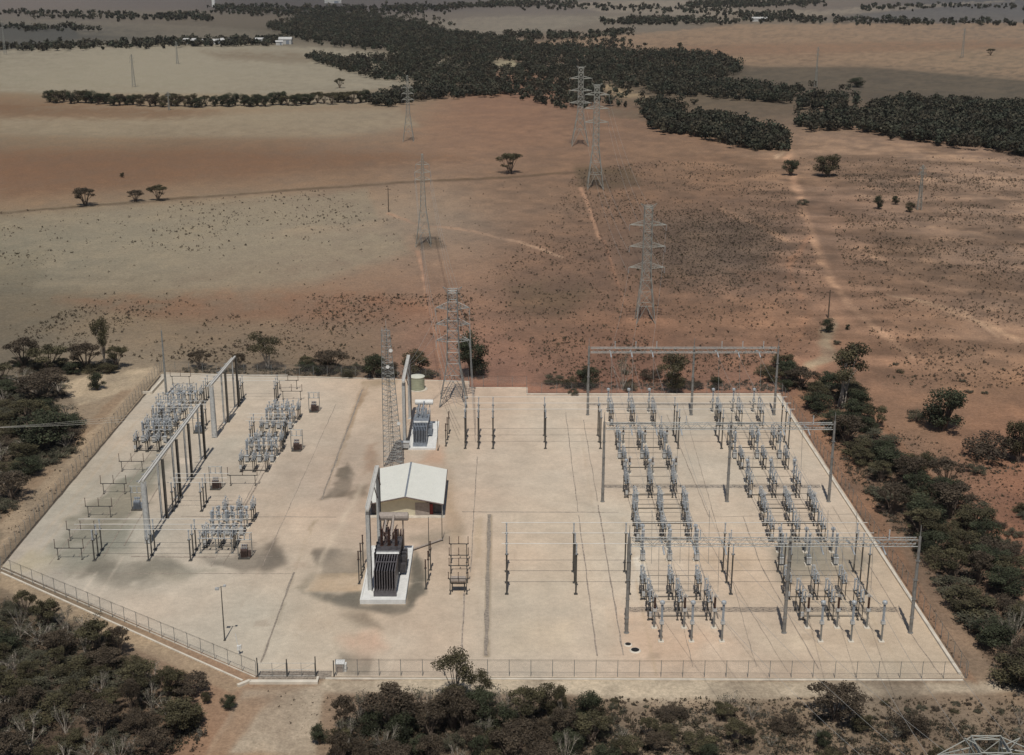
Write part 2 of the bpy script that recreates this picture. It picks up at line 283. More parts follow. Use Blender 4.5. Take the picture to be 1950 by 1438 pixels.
# (points, colour, softness, opacity, warp, line width or None)
FEAT = [
 ([(0,48),(140,52),(150,74),(60,92),(0,96)], (82,81,76), 2, .8, 3, None),
 ([(0,96),(60,92),(200,88),(420,86),(600,90),(760,104),(700,118),(640,114),(660,136),(780,160),(700,172),(520,180),(300,178),(90,178),(0,175)], (150,142,124), 4, .7, 1.5, None),
 ([(380,98),(560,100),(640,112),(560,120),(420,112)], (114,100,82), 8, .5, 6, None),
 ([(960,84),(1200,66),(1420,46),(1960,44),(1960,155),(1650,128),(1430,128),(1380,106),(1200,92)], (150,127,104), 1.5, .6, 1.5, None),
 ([(1250,90),(1420,84),(1950,78),(1960,92),(1500,104),(1300,108)], (132,105,85), 6, .5, 4, None),
 ([(1430,130),(1650,130),(1960,156),(1960,190),(1700,180),(1520,165),(1420,150)], (104,94,80), 9, .5, 9, None),
 ([(0,186),(300,205),(520,207),(760,196),(960,180),(1050,206),(1150,222),(1290,262),(1350,290),(1100,325),(940,336),(760,344),(400,370),(0,402)], (136,111,89), 1.5, .22, 1.5, None),
 ([(0,200),(240,206),(420,215),(300,226),(0,222)], (112,88,68), 8, .45, 8, None),
 ([(0,290),(400,288),(800,292),(900,305),(500,335),(0,380)], (118,91,71), 12, .45, 8, None),
 ([(0,404),(400,372),(760,346),(940,338),(1100,327),(1100,330),(940,342),(760,350),(400,376),(0,408)], (84,72,58), 1.5, .55, 1.5, None),
 ([(1260,420),(1440,410),(1500,440),(1470,500),(1380,545),(1260,530),(1200,470)], (98,86,74), 28, .4, 24, None),
 ([(960,540),(1100,530),(1130,560),(1080,600),(980,590)], (98,84,68), 18, .5, 14, None),
 ([(1100,320),(1200,318),(1220,350),(1150,362),(1100,352)], (92,80,64), 9, .6, 8, None),
 ([(790,450),(830,448),(850,470),(800,474)], (88,78,66), 5, .55, 5, None),
 ([(100,570),(760,560),(840,600),(700,612),(300,610)], (128,92,72), 14, .35, 10, None),
 ([(1620,420),(1700,430),(1780,470),(1840,520),(1790,535),(1680,490)], (108,90,74), 16, .25, 16, None),
 ([(1800,520),(1900,530),(1960,580),(1960,620),(1860,590)], (108,90,74), 16, .25, 16, None),
 ([(1700,340),(1950,330),(1950,352),(1760,362)], (146,121,100), 8, .45, 14, None),
 ([(1520,262),(1640,270),(1780,282),(1950,318),(1950,330),(1700,300),(1540,290)], (150,124,101), 6, .5, 10, None),
 ([(1150,205),(1320,225),(1420,262),(1300,238),(1160,222)], (110,98,82), 6, .6, 8, None),
 ([(1130,158),(1190,168),(1240,185),(1180,190)], (150,132,106), 5, .8, 5, None),
 ([(930,112),(980,112),(990,130),(960,140),(945,128)], (150,140,116), 3, .9, 3, None),
 ([(835,118),(860,120),(855,128),(838,127)], (145,140,128), 2, .9, 2, None),
 ([(700,185),(800,166),(900,154),(910,158),(820,172),(720,190)], (128,116,98), 2, .8, 1.5, None),
 ([(0,226),(300,228),(520,214),(760,208),(800,240),(640,262),(300,262),(0,256)], (150,139,118), 7, .55, 3, None),
 ([(0,416),(200,398),(400,386),(700,360),(720,420),(500,440),(200,470),(0,480)], (142,133,114), 8, .5, 5, None),
 ([(100,470),(500,450),(760,440),(780,480),(600,540),(300,560),(60,550)], (144,135,116), 12, .5, 6, None),
 ([(0,36),(130,38),(400,50),(520,60),(500,72),(330,74),(150,66),(140,52),(0,48)], (118,111,98), 3, .5, 2, None),
 ([(760,44),(960,30),(1150,32),(1400,36),(1400,42),(1140,42),(1000,66),(880,66),(800,52)], (132,124,110), 3, .6, 2, None),
 ([(1060,5),(1300,2),(1420,20),(1560,20),(1640,14),(1900,2),(1960,0),(1640,26),(1500,34),(1150,24)], (140,130,115), 2, .6, 2, None),
 ([(1640,26),(1960,4),(1960,42),(1560,40)], (104,102,98), 3, .5, 3, None),
 # tracks
 ([(795,478),(806,520),(812,560)], (172,138,114), 2.5, .95, 2, 4),
 ([(812,560),(822,610),(832,660),(838,700)], (164,126,102), 3, .75, 3, 4),
 ([(740,408),(800,428),(900,440),(1000,465),(1070,490)], (166,138,115), 2.5, .95, 4, 3),
 ([(1108,360),(1124,400),(1142,455)], (164,131,107), 2.5, .95, 4, 3.4),
 ([(1150,460),(1170,520),(1190,580)], (156,120,96), 3, .6, 3, 3),
 ([(1500,290),(1516,350),(1530,400),(1548,455),(1575,520),(1610,575),(1660,620),(1740,680)], (164,132,107), 6, .85, 10, 8),
 ([(1480,300),(1500,270),(1495,245)], (170,144,118), 3, .8, 3, 5),
 ([(1500,460),(1440,425),(1380,405)], (156,126,102), 5, .65, 5, 6),
 ([(1700,560),(1800,590),(1880,620),(1940,650)], (160,133,108), 6, .6, 9, 5),
 ([(1580,620),(1570,650),(1580,680),(1550,700)], (148,134,112), 9, .7, 6, 14),
 ([(1200,614),(1280,616)], (158,121,97), 9, .5, 14, 12),
 ([(1640,760),(1760,900),(1840,980)], (140,106,82), 6, .5, 5, 8),
 ([(1690,560),(1760,575),(1830,590),(1900,640)], (174,146,120), 4, .6, 6, 3),
 ([(1640,480),(1700,505),(1760,540),(1850,560)], (160,132,108), 4, .5, 6, 3),
 ([(1740,430),(1850,440),(1940,470)], (158,130,106), 4, .5, 6, 3),
 ([(1620,370),(1720,385),(1860,372),(1950,390)], (156,130,108), 4, .5, 6, 3),
 ([(1540,450),(1500,520),(1540,600),(1500,680)], (150,114,90), 7, .5, 6, 6),
 # litter and shade-loving scrub floor
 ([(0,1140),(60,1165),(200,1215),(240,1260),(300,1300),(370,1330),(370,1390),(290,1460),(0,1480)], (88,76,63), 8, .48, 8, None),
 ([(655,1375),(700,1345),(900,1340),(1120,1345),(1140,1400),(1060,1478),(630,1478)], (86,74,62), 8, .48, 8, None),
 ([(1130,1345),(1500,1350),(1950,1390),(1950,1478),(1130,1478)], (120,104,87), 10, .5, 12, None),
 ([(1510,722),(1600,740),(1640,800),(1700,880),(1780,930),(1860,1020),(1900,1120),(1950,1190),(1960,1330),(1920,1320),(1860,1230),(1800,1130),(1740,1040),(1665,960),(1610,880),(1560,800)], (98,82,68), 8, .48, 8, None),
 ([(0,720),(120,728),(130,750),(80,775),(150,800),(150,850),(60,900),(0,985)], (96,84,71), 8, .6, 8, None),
 # ground round the yard
 ([(300,700),(180,712),(110,735),(150,772),(230,748),(300,716)], (182,164,138), 5, .85, 5, None),
 ([(292,706),(0,1060),(0,985),(240,745)], (166,147,123), 10, .75, 8, None),
 ([(230,745),(120,850),(0,975),(0,1000),(130,870),(250,745)], (136,114,92), 3, .45, 4, None),
 ([(0,1092),(250,1200),(470,1300),(440,1320),(250,1232),(60,1148),(0,1120)], (166,147,122), 4, .7, 5, None),
 ([(620,1292),(1960,1300),(1960,1318),(1650,1322),(1500,1330),(1200,1335),(1040,1322),(760,1322),(600,1318)], (184,170,148), 7, .8, 6, None),
 ([(460,1310),(620,1310),(600,1438),(400,1438)], (170,155,135), 8, .85, 6, None),
 ([(400,1438),(455,1330),(520,1318),(420,1460)], (150,122,98), 8, .6, 6, None),
 ([(840,722),(1120,742),(1480,742),(1480,748),(1000,748),(900,736)], (150,110,90), 4, .75, 4, None),
 ([(1492,756),(1560,740),(1840,1292),(1860,1300),(1700,1085)], (146,112,88), 7, .65, 6, None),
]
YARD = [(4,1079),(490,1288),(1838,1292),(1487,753),(1003,753),(1003,739),(893,738),(893,727),(690,722),(308,712)]
YFEAT = [
 ([(90,1060),(170,990),(290,860),(330,880),(260,1000),(200,1075),(120,1090)], (132,128,113), 12, .7, 14, None),
 ([(170,1070),(330,1065),(360,1090),(240,1110),(150,1100)], (120,114,101), 9, .7, 10, None),
 ([(370,1048),(470,1045),(545,1040),(530,1075),(470,1085),(400,1075)], (122,113,101), 6, .75, 10, None),
 ([(10,1088),(60,1100),(110,1060),(60,1050)], (184,170,140), 10, .5, 8, None),
 ([(640,880),(700,745),(690,735),(612,955)], (160,140,118), 4, .8, 3, None),
 ([(612,955),(640,915),(660,880),(676,905),(650,948)], (116,105,91), 4, .75, 5, None),
 ([(640,935),(700,920),(700,942),(640,950)], (122,110,95), 5, .7, 5, None),
 ([(715,900),(720,850),(700,860),(690,900)], (152,124,102), 8, .5, 6, None),
 ([(560,1120),(590,1088),(690,1086),(690,1095),(610,1100),(580,1125)], (150,138,119), 4, .75, 3, None),
 ([(600,1050),(690,1035),(690,1085),(600,1088)], (122,113,101), 5, .72, 8, None),
 ([(572,1126),(690,1128),(690,1150),(620,1146)], (126,117,103), 5, .8, 5, None),
 ([(686,1150),(772,1152),(792,1050),(808,1075),(812,1130),(790,1160),(740,1170),(650,1155),(600,1132),(690,1132)], (116,110,99), 5, .85, 4, None),
 ([(640,1160),(700,1165),(730,1200),(680,1190)], (136,124,108), 9, .75, 8, None),
 ([(640,1240),(700,1245),(700,1280),(655,1280)], (122,112,99), 5, .7, 6, None),
 ([(640,1210),(720,1205),(740,1240),(670,1250)], (198,164,140), 14, .6, 8, None),
 ([(780,1030),(850,1010),(880,1000),(890,1025),(820,1050)], (152,140,124), 8, .65, 6, None),
 ([(840,890),(862,890),(872,1000),(850,1010)], (168,148,126), 8, .5, 5, None),
 ([(820,860),(850,855),(850,885),(800,885)], (186,150,124), 8, .5, 5, None),
 ([(845,780),(890,770),(890,880),(850,890)], (176,164,145), 10, .5, 6, None),
 ([(690,728),(760,726),(755,736),(690,734)], (150,134,112), 4, .6, 4, None),
 ([(1480,1030),(1620,1035),(1660,1070),(1600,1090),(1480,1100)], (138,133,120), 11, .8, 10, None),
 ([(1198,1062),(1226,1062),(1236,1110),(1206,1112)], (214,206,190), 5, .8, 4, None),
 ([(1180,1160),(1330,1200),(1400,1230),(1250,1250),(1180,1210)], (208,174,146), 22, .4, 12, None),
 ([(1440,1210),(1520,1200),(1560,1240),(1470,1245)], (212,196,172), 12, .5, 8, None),
 ([(920,1252),(930,980),(938,980),(931,1252)], (158,144,124), 1.2, .85, 1, None),
 ([(905,990),(920,985),(916,1060),(902,1065)], (184,166,142), 4, .6, 3, None),
 ([(560,1090),(500,1260)], (160,146,126), 2, .7, 1.5, 1.6),
 ([(700,735),(640,890)], (168,148,124), 1.5, .7, 1.5, 1.6),
 ([(560,1085),(600,995)], (172,156,134), 3, .5, 2, 2),
 ([(590,1010),(603,992)], (160,146,126), 3, .6, 2, 3),
 ([(862,1000),(875,1130)], (182,162,138), 6, .4, 5, 5),
 ([(1188,985),(1225,1160),(1250,1285)], (186,166,140), 2, .5, 2, 2.5),
 ([(1100,770),(1130,980),(1168,1245)], (186,168,144), 1.2, .4, 1, .8),
 ([(1390,840),(1450,960),(1530,1170),(1580,1285)], (182,164,138), 2, .45, 2, 2),
 ([(1350,780),(1385,830),(1400,850)], (170,150,126), 2, .5, 2, 2),
 ([(1560,1000),(1650,1160),(1720,1285)], (188,168,142), 2, .35, 2, 1.5),
 ([(600,1092),(685,1090),(688,1126),(582,1128)], (190,166,138), 2, .8, 1, None),
 ([(235,1090),(330,1085),(420,1090),(330,1110)], (150,141,124), 9, .6, 8, None),
 ([(480,1060),(540,1050),(548,1075),(500,1090)], (112,104,93), 7, .6, 6, None),
 ([(860,955),(880,985),(900,1100),(880,1150)], (170,152,130), 6, .5, 6, None),
 ([(1290,1060),(1400,1050),(1480,1075),(1400,1090)], (186,170,148), 9, .5, 8, None),
 ([(940,1170),(1090,1180),(1100,1240),(950,1240)], (204,188,164), 14, .5, 10, None),
 ([(620,1160),(640,1230),(600,1280)], (176,160,138), 4, .4, 4, 2), ([(655,1160),(680,1230),(650,1280)], (178,162,140), 4, .4, 4, 2),
 ([(520,1270),(560,1180),(600,1090),(650,1000),(700,900)], (208,192,170), 6, .5, 5, 5), ([(530,1275),(580,1180),(640,1100)], (182,165,142), 2, .4, 2, 1.2), ([(548,1275),(598,1180),(655,1110)], (182,165,142), 2, .4, 2, 1.2),
 ([(60,1050),(180,900),(300,760)], (178,160,136), 3, .4, 3, 1.5), ([(75,1055),(195,905),(312,765)], (180,162,138), 3, .4, 3, 1.5),
 ([(1200,640),(1290,900),(1400,1240)], (190,172,148), 2, .0, 2, 1.5),
]
_rr = random.Random(3)
for _i in range(46):                                          # faint wheel marks, scuffs and patched squares in the gravel
    _x, _y = _rr.uniform(120, 1750), _rr.uniform(760, 1280); _d = _rr.random(); _w = _rr.uniform(-1, 1) * 8
    _c = _rr.choice([(180, 163, 143), (170, 153, 134), (212, 197, 177), (186, 168, 148)])
    if _d < .5: _k = (_x - 955) / 1200; YFEAT.append(([(_x, _y), (_x + _k * 60 + _w, _y + 55), (_x + _k * 130 - _w, _y + 115)], _c, 1.5, .35, 2, _rr.uniform(.6, 2)))
    elif _d < .8: YFEAT.append(([(_x, _y), (_x + 60, _y + _w * .5), (_x + _rr.uniform(90, 200), _y + _w * .3)], _c, 1.4, .35, 2, _rr.uniform(.6, 1.6)))
    else: YFEAT.append(([(_x, _y), (_x + 24, _y), (_x + 26, _y + 12), (_x - 1, _y + 12)], _c, 1.2, .5, .6, None))
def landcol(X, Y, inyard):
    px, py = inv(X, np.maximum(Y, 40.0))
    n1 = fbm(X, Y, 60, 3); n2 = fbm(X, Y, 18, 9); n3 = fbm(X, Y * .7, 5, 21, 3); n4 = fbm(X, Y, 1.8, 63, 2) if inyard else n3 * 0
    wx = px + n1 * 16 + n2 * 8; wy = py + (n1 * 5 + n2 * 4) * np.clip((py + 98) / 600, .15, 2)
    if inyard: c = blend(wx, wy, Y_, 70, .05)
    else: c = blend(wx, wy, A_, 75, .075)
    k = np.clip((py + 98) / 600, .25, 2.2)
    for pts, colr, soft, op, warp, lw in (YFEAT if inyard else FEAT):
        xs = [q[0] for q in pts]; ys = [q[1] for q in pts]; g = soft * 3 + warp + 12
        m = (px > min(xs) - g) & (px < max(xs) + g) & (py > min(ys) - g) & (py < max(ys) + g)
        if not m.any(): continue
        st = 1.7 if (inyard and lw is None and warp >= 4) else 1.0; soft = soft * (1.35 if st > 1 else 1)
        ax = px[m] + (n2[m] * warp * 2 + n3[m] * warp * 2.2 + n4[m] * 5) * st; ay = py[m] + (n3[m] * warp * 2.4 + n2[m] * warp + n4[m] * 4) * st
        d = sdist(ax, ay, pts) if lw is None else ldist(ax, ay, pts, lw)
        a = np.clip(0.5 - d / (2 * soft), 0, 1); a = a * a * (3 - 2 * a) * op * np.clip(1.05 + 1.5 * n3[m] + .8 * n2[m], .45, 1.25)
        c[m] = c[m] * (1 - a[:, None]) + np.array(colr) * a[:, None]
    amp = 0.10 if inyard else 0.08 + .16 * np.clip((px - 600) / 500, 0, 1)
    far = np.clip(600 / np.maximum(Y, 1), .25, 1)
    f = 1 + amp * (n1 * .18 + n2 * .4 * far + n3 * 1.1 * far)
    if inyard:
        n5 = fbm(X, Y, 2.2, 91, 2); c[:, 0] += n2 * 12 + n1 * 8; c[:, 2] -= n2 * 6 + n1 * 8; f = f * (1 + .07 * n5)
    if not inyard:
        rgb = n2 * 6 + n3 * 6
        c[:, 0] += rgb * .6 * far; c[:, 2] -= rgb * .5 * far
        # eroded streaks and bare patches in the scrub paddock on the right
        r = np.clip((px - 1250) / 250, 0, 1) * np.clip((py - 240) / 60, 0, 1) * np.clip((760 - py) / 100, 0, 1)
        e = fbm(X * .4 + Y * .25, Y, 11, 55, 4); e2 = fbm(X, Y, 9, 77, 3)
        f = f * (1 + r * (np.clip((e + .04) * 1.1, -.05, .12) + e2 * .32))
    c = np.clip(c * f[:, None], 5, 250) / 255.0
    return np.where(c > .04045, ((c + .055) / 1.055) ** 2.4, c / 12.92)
def set_cols(me, cols, name='tone'):
    at = me.color_attributes.new(name, 'FLOAT_COLOR', 'POINT'); buf = np.ones((len(me.vertices), 4), np.float32); buf[:, :3] = cols
    at.data.foreach_set('color', buf.ravel())
def grid_mesh(name, V, nx, ny):
    me = bpy.data.meshes.new(name); me.vertices.add(len(V)); me.vertices.foreach_set('co', V.astype(np.float32).ravel())
    i = np.arange(nx - 1)[None, :] + nx * np.arange(ny - 1)[:, None]; i = i.ravel()
    q = np.stack([i, i + 1, i + nx + 1, i + nx], 1).astype(np.int32)
    me.loops.add(q.size); me.loops.foreach_set('vertex_index', q.ravel()); me.polygons.add(len(q))
    me.polygons.foreach_set('loop_start', np.arange(0, q.size, 4, dtype=np.int32)); me.polygons.foreach_set('loop_total', np.full(len(q), 4, np.int32))
    me.update(calc_edges=True); return me
def ground_mat(name, sc, amt):
    m = bpy.data.materials.new(name); m.use_nodes = True; n = m.node_tree; b = n.nodes['Principled BSDF']
    b.inputs['Roughness'].default_value = 0.95; b.inputs['Specular IOR Level'].default_value = 0.12
    at = n.nodes.new('ShaderNodeAttribute'); at.attribute_name = 'tone'; tc = n.nodes.new('ShaderNodeTexCoord'); cur = at.outputs['Color']
    for s, am, det in sc:
        no = n.nodes.new('ShaderNodeTexNoise'); no.inputs['Scale'].default_value = s; no.inputs['Detail'].default_value = det
        n.links.new(tc.outputs['Object'], no.inputs['Vector'])
        mr = n.nodes.new('ShaderNodeMapRange'); mr.inputs[1].default_value = .3; mr.inputs[2].default_value = .7
        mr.inputs[3].default_value = 1 - am; mr.inputs[4].default_value = 1 + am; n.links.new(no.outputs['Fac'], mr.inputs[0])
        vm = n.nodes.new('ShaderNodeVectorMath'); vm.operation = 'SCALE'; n.links.new(cur, vm.inputs[0]); n.links.new(mr.outputs[0], vm.inputs['Scale']); cur = vm.outputs[0]
    n.links.new(cur, b.inputs['Base Color'])
    bp = n.nodes.new('ShaderNodeBump'); bp.inputs['Strength'].default_value = amt; bp.inputs['Distance'].default_value = .2
    n.links.new(no.outputs['Fac'], bp.inputs['Height']); n.links.new(bp.outputs[0], b.inputs['Normal'])
    return m
def build_ground():
    rows = np.concatenate([np.arange(1700, 1440, -12), np.arange(1440, 0, -2.2), np.arange(0, -60, -2.5), [-70, -80, -86, -90]])
    cols = np.concatenate([np.arange(-1400, -120, 40), np.arange(-120, 2070, 3.2), np.arange(2080, 3400, 40)])
    nx, ny = len(cols), len(rows); PX, PY = np.meshgrid(cols, rows); X, Y = Pn(PX.ravel(), PY.ravel())
    V = np.stack([X, Y, np.zeros_like(X)], 1); me = grid_mesh('ground', V, nx, ny)
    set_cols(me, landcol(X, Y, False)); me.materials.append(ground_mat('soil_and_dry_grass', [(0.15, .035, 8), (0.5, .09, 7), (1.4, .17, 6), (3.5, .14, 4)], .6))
    tag(link(bpy.data.objects.new('ground', me)), kind='structure')
build_ground()
def clip_sheet(name, polys, z, step, m, inyard, kind='structure'):
    bm = bmesh.new()
    for poly in polys:
        w_ = [P(*q) for q in poly]; b2 = bmesh.new()
        x0, x1 = min(q.x for q in w_), max(q.x for q in w_); y0, y1 = min(q.y for q in w_), max(q.y for q in w_)
        nx = int((x1 - x0) / step) + 2; ny = int((y1 - y0) / step) + 2
        vs = [[b2.verts.new((x0 + (x1 - x0) * i / (nx - 1), y0 + (y1 - y0) * j / (ny - 1), z)) for i in range(nx)] for j in range(ny)]
        for j in range(ny - 1):
            for i in range(nx - 1): b2.faces.new((vs[j][i], vs[j][i + 1], vs[j + 1][i + 1], vs[j + 1][i]))
        area = sum(w_[i].x * w_[(i + 1) % len(w_)].y - w_[(i + 1) % len(w_)].x * w_[i].y for i in range(len(w_)))
        sg = 1 if area > 0 else -1
        for i in range(len(w_)):
            a, b = w_[i], w_[(i + 1) % len(w_)]; d = b - a; nrm = Vector((d.y, -d.x, 0)) * sg
            bmesh.ops.bisect_plane(b2, geom=b2.verts[:] + b2.edges[:] + b2.faces[:], plane_co=a, plane_no=nrm, clear_outer=True)
        t = bpy.data.meshes.new('t'); b2.to_mesh(t); b2.free(); bm.from_mesh(t); bpy.data.meshes.remove(t)
    me = bpy.data.meshes.new(name); bm.to_mesh(me); bm.free()
    co = np.zeros(len(me.vertices) * 3, np.float32); me.vertices.foreach_get('co', co); co = co.reshape(-1, 3).astype(float)
    set_cols(me, landcol(co[:, 0], co[:, 1], inyard)); me.materials.append(m)
    return tag(link(bpy.data.objects.new(name, me)), kind=kind)
GM = ground_mat('compacted_gravel', [(0.06, .03, 6), (0.35, .05, 6), (1.3, .07, 5), (5.0, .09, 4)], .3)
clip_sheet('yard', [[(4,1079),(490,1288),(690,1289),(690,722),(308,712)], [(690,722),(690,1289),(893,1290),(893,727)],
                    [(893,753),(893,1290),(1838,1292),(1487,753)], [(893,739),(893,753),(1003,753),(1003,739)]], 0.02, 0.45, GM, True)
# ------------------------------------------------------------------ yard edging, fences, dark ground lines
def strip(mb, pts, wd, z0, z1):                               # kerb along ground points
    for a, b in zip(pts[:-1], pts[1:]):
        c = (a + b) / 2; d = b - a; mb.box((c.x, c.y, (z0 + z1) / 2), (d.length, wd, z1 - z0), math.atan2(d.y, d.x))
def kerb(pts, wd, z, m='kerb', name='kerb', z0=-.05):
    mb = MB(); strip(mb, [P(*q) for q in pts], wd, z0, z)
    return tag(link(bpy.data.objects.new(name, mb.mesh(name, M[m]))), kind='structure')
kerb([(1480, 754), (1828, 1286)], .45, .34)
kerb([(1003, 752), (1487, 752)], .40, .30)
kerb([(893, 739), (1003, 739)], .22, .16); kerb([(1003.6, 739), (1003.6, 752)], .22, .15); kerb([(893, 727), (893, 738)], .22, .15)
kerb([(312, 711), (690, 721)], .30, .14); kerb([(690.5, 721), (892, 727)], .30, .12)
kerb([(620, 1293), (1834, 1296)], .30, .14)
kerb([(2, 1091), (462, 1297)], .28, .16); kerb([(2, 1083), (486, 1290)], .16, .12)
M['trench'] = mat('dirty_trench_cover', (0.31, 0.265, 0.215), 0.9, 0, 0.2, 2.5)
M['seam'] = mat('ground_line_soil', (0.36, 0.30, 0.245), 0.95, 0, 0.25, 1.5)
def seam(pts, wd=.22, m='seam', z=.026, name='ground_line'):  # thin darker line laid on the gravel
    mb = MB()
    ws = [P(*q) for q in pts]
    for a, b in zip(ws[:-1], ws[1:]):
        n = max(2, int((b - a).length / 2)); d = (b - a).normalized(); q = Vector((-d.y, d.x, 0)); prev = None; o = []
        for i in range(n + 1):
            c = a.lerp(b, i / n) + q * random.uniform(-.07, .07); ww = wd / 2 * random.uniform(.6, 1.25); o += [c + q * ww, c - q * ww]
        mb.add([(v.x, v.y, z) for v in o], [(2 * i, 2 * i + 1, 2 * i + 3, 2 * i + 2) for i in range(n)])
    return tag(link(bpy.data.objects.new(name, mb.mesh(name, M[m]))), kind='structure')
seam([(1102, 981), (1137, 1250)]); seam([(1077, 785), (1101, 975)], .15); seam([(1139, 962), (1187, 1248)], .25); seam([(1111, 800), (1138, 955)], .14)
seam([(880, 975), (1178, 976)], .28); seam([(909, 870), (896, 1090)], .16); seam([(884, 1130), (880, 1240)], .25)
seam([(560, 775), (402, 1080)], .14, z=.028); seam([(500, 1078), (640, 770)], .12, z=.03); seam([(350, 1060), (530, 1060)], .14, z=.032)
seam([(94, 1075), (305, 800)], .16, z=.034); seam([(102, 1092), (560, 1093)], .14, z=.036); seam([(345, 984), (640, 985)], .22, z=.038)
seam([(250, 1060), (410, 1062)], .3, z=.04); seam([(1350, 985), (1640, 979)], .14, z=.042); seam([(560, 1090), (497, 1262)], .30, 'trench', z=.044)
seam([(690, 742), (612, 952)], .35, 'trench', z=.046); seam([(1040, 768), (1480, 768)], .12, z=.048); seam([(925, 1249), (932, 980)], .62, 'trench', z=.05)
seam([(1300, 770), (1440, 1270)], .1, z=.052); seam([(1230, 900), (1320, 1270)], .08, z=.054); seam([(1415, 985), (1450, 1080), (1560, 1275)], .14, z=.056)
seam([(1330, 1000), (1500, 1280)], .08, z=.058); seam([(1585, 965), (1740, 1215), (1790, 1285)], .1, z=.06)
seam([(1240, 775), (1260, 860)], .12, z=.062); seam([(1270, 790), (1350, 985)], .12, z=.064)
M['kerb_shade'] = mat('kerb_shade_dark', (0.10, 0.08, 0.06), 0.95, 0, 0.2, 2)
seam([(6, 1073), (306, 716)], .42, 'kerb_shade', z=.066)  # dark strip painted as the kerb's shaded side along the left fence
seam([(150, 1060), (330, 800)], .12, z=.068); seam([(196, 1062), (352, 806)], .12, z=.07); seam([(236, 1040), (300, 930)], .14, z=.072)
seam([(455, 985), (560, 800)], .25, z=.074); seam([(425, 1075), (470, 1000)], .12, z=.076)
def fence(a, b, n, label, hgt=2.45, lean=0):
    a, b = P(*a), P(*b); d = b - a; L = d.length; ang = math.atan2(d.y, d.x)
    t = thing('chain_link_fence', label, 'fence', a, ang, 'chain link fence sides round the yard')
    def post(mb): mb.tube((0, 0, 0), (0, 0, hgt), .045, n=6); mb.tube((0, 0, hgt), (0, -.22, hgt + .3), .03, n=4)
    for i in range(n + 1): part('fence_post', 'fp%g' % hgt, post, 'galv', t, (L * i / n, 0, 0))
    me = bpy.data.meshes.new('wire_mesh'); me.from_pydata([(0, .03, .05), (L, .03, .05), (L, .03, hgt), (0, .03, hgt)], [], [(0, 1, 2, 3)])
    u = me.uv_layers.new(name='UVMap'); 
    for i, q in enumerate([(0, 0), (L, 0), (L, hgt), (0, hgt)]): u.data[i].uv = q
    me.materials.append(M['chain']); link(bpy.data.objects.new('wire_mesh', me), t)
    part('top_rail', None, lambda mb: mb.tube((0, 0, hgt - .05), (L, 0, hgt - .05), .012, n=4), 'galv_dark', t)
    part('barbed_wire', None, lambda mb: [mb.tube((0, -.07 - .07 * k, hgt + .1 + .09 * k), (L, -.07 - .07 * k, hgt + .1 + .09 * k), .008, n=3) for k in range(3)], 'galv_dark', t)
    return t
fence((1490, 753), (1841, 1292), 44, 'long grey chain link fence with slanted top wires down the right side of the yard')
fence((640, 1287), (1838, 1292), 29, 'chain link fence across the front of the yard behind the gum trees')
fence((1003, 750), (1489, 751), 17, 'chain link fence across the far right end of the yard behind the gantry')
fence((893, 737), (1003, 737), 4, 'short chain link fence round the raised pad behind the pylon')
fence((308, 708), (892, 724), 22, 'chain link fence across the far left end of the yard')
fence((305, 709), (2, 1077), 44, 'long chain link fence down the left side of the yard by the dirt track')
fence((2, 1087), (488, 1290), 21, 'chain link fence running diagonally from the left corner to the gate')
# gate with two dark posts
g0, g1 = P(491, 1289), P(636, 1289); GL = (g1 - g0).length
t = thing('double_gate', 'double wire gate between dark posts at the front entrance of the yard', 'gate', g0, math.atan2(g1.y - g0.y, g1.x - g0.x))
for x, hh in ((0, 2.9), (4.0, 2.7), (7.9, 3.1), (GL, 2.5)): part('gate_post', None, lambda mb: mb.tube((0, 0, 0), (0, 0, hh), .08, n=8), 'galv_dark', t, (x, 0, 0))
for x0, x1 in ((.1, 3.9), (4.1, 7.8)):
    def leaf(mb):
        for z in (.15, 1.1, 2.1): mb.tube((x0, 0, z), (x1, 0, z), .03, n=4)
        for x in (x0, (x0 + x1) / 2, x1): mb.tube((x, 0, .12), (x, 0, 2.15), .03, n=4)
        mb.tube((x0, 0, .15), (x1, 0, 2.1), .02, n=4)
    part('gate_leaf', None, leaf, 'galv', t)
for q, lab in (((546, 1278), 'small white warning sign on the left gate leaf'), ((560, 1278), 'small white warning sign nearer the right gate post')):
    pass
# grid pit and white threshold slab in front of the gate
a = P(500, 1285); b = P(624, 1291)
solo('cattle_grid', lambda mb: [mb.box((i * .42, 0, .06), (.2, 2.0, .08)) for i in range(-11, 12)] + [mb.box((0, 0, .035), (9.9, 2.1, .03))], M['trench'],
     'dark barred grid set in the ground just inside the gate', 'grid', ((a.x + b.x) / 2, (a.y + b.y) / 2 + .3, 0))
a = P(476, 1301); b = P(606, 1300)
def slab(mb):
    L = (b.x - a.x) / 2; mb.box((0, 0, .12), (2 * L, .7, .5)); mb.box((L - .15, .55, .14), (.3, 1.2, .5)); mb.box((-L - .75, -.35, .12), (1.9, .5, .5), math.radians(42))
solo('headwall', slab, M['kerb'], 'long pale concrete headwall with splayed end in front of the gate', 'concrete wall', ((a.x + b.x) / 2, a.y, 0))
solo('retaining_wall', lambda mb: (mb.box((0, 0, .35), (.35, 9.5, .7), 0), mb.box((-1.0, -4.6, .3), (2.0, .3, .6))), M['kerb'],
     'short pale retaining wall at the far left corner by the tall mast', 'wall', P(300, 738), math.radians(-2))
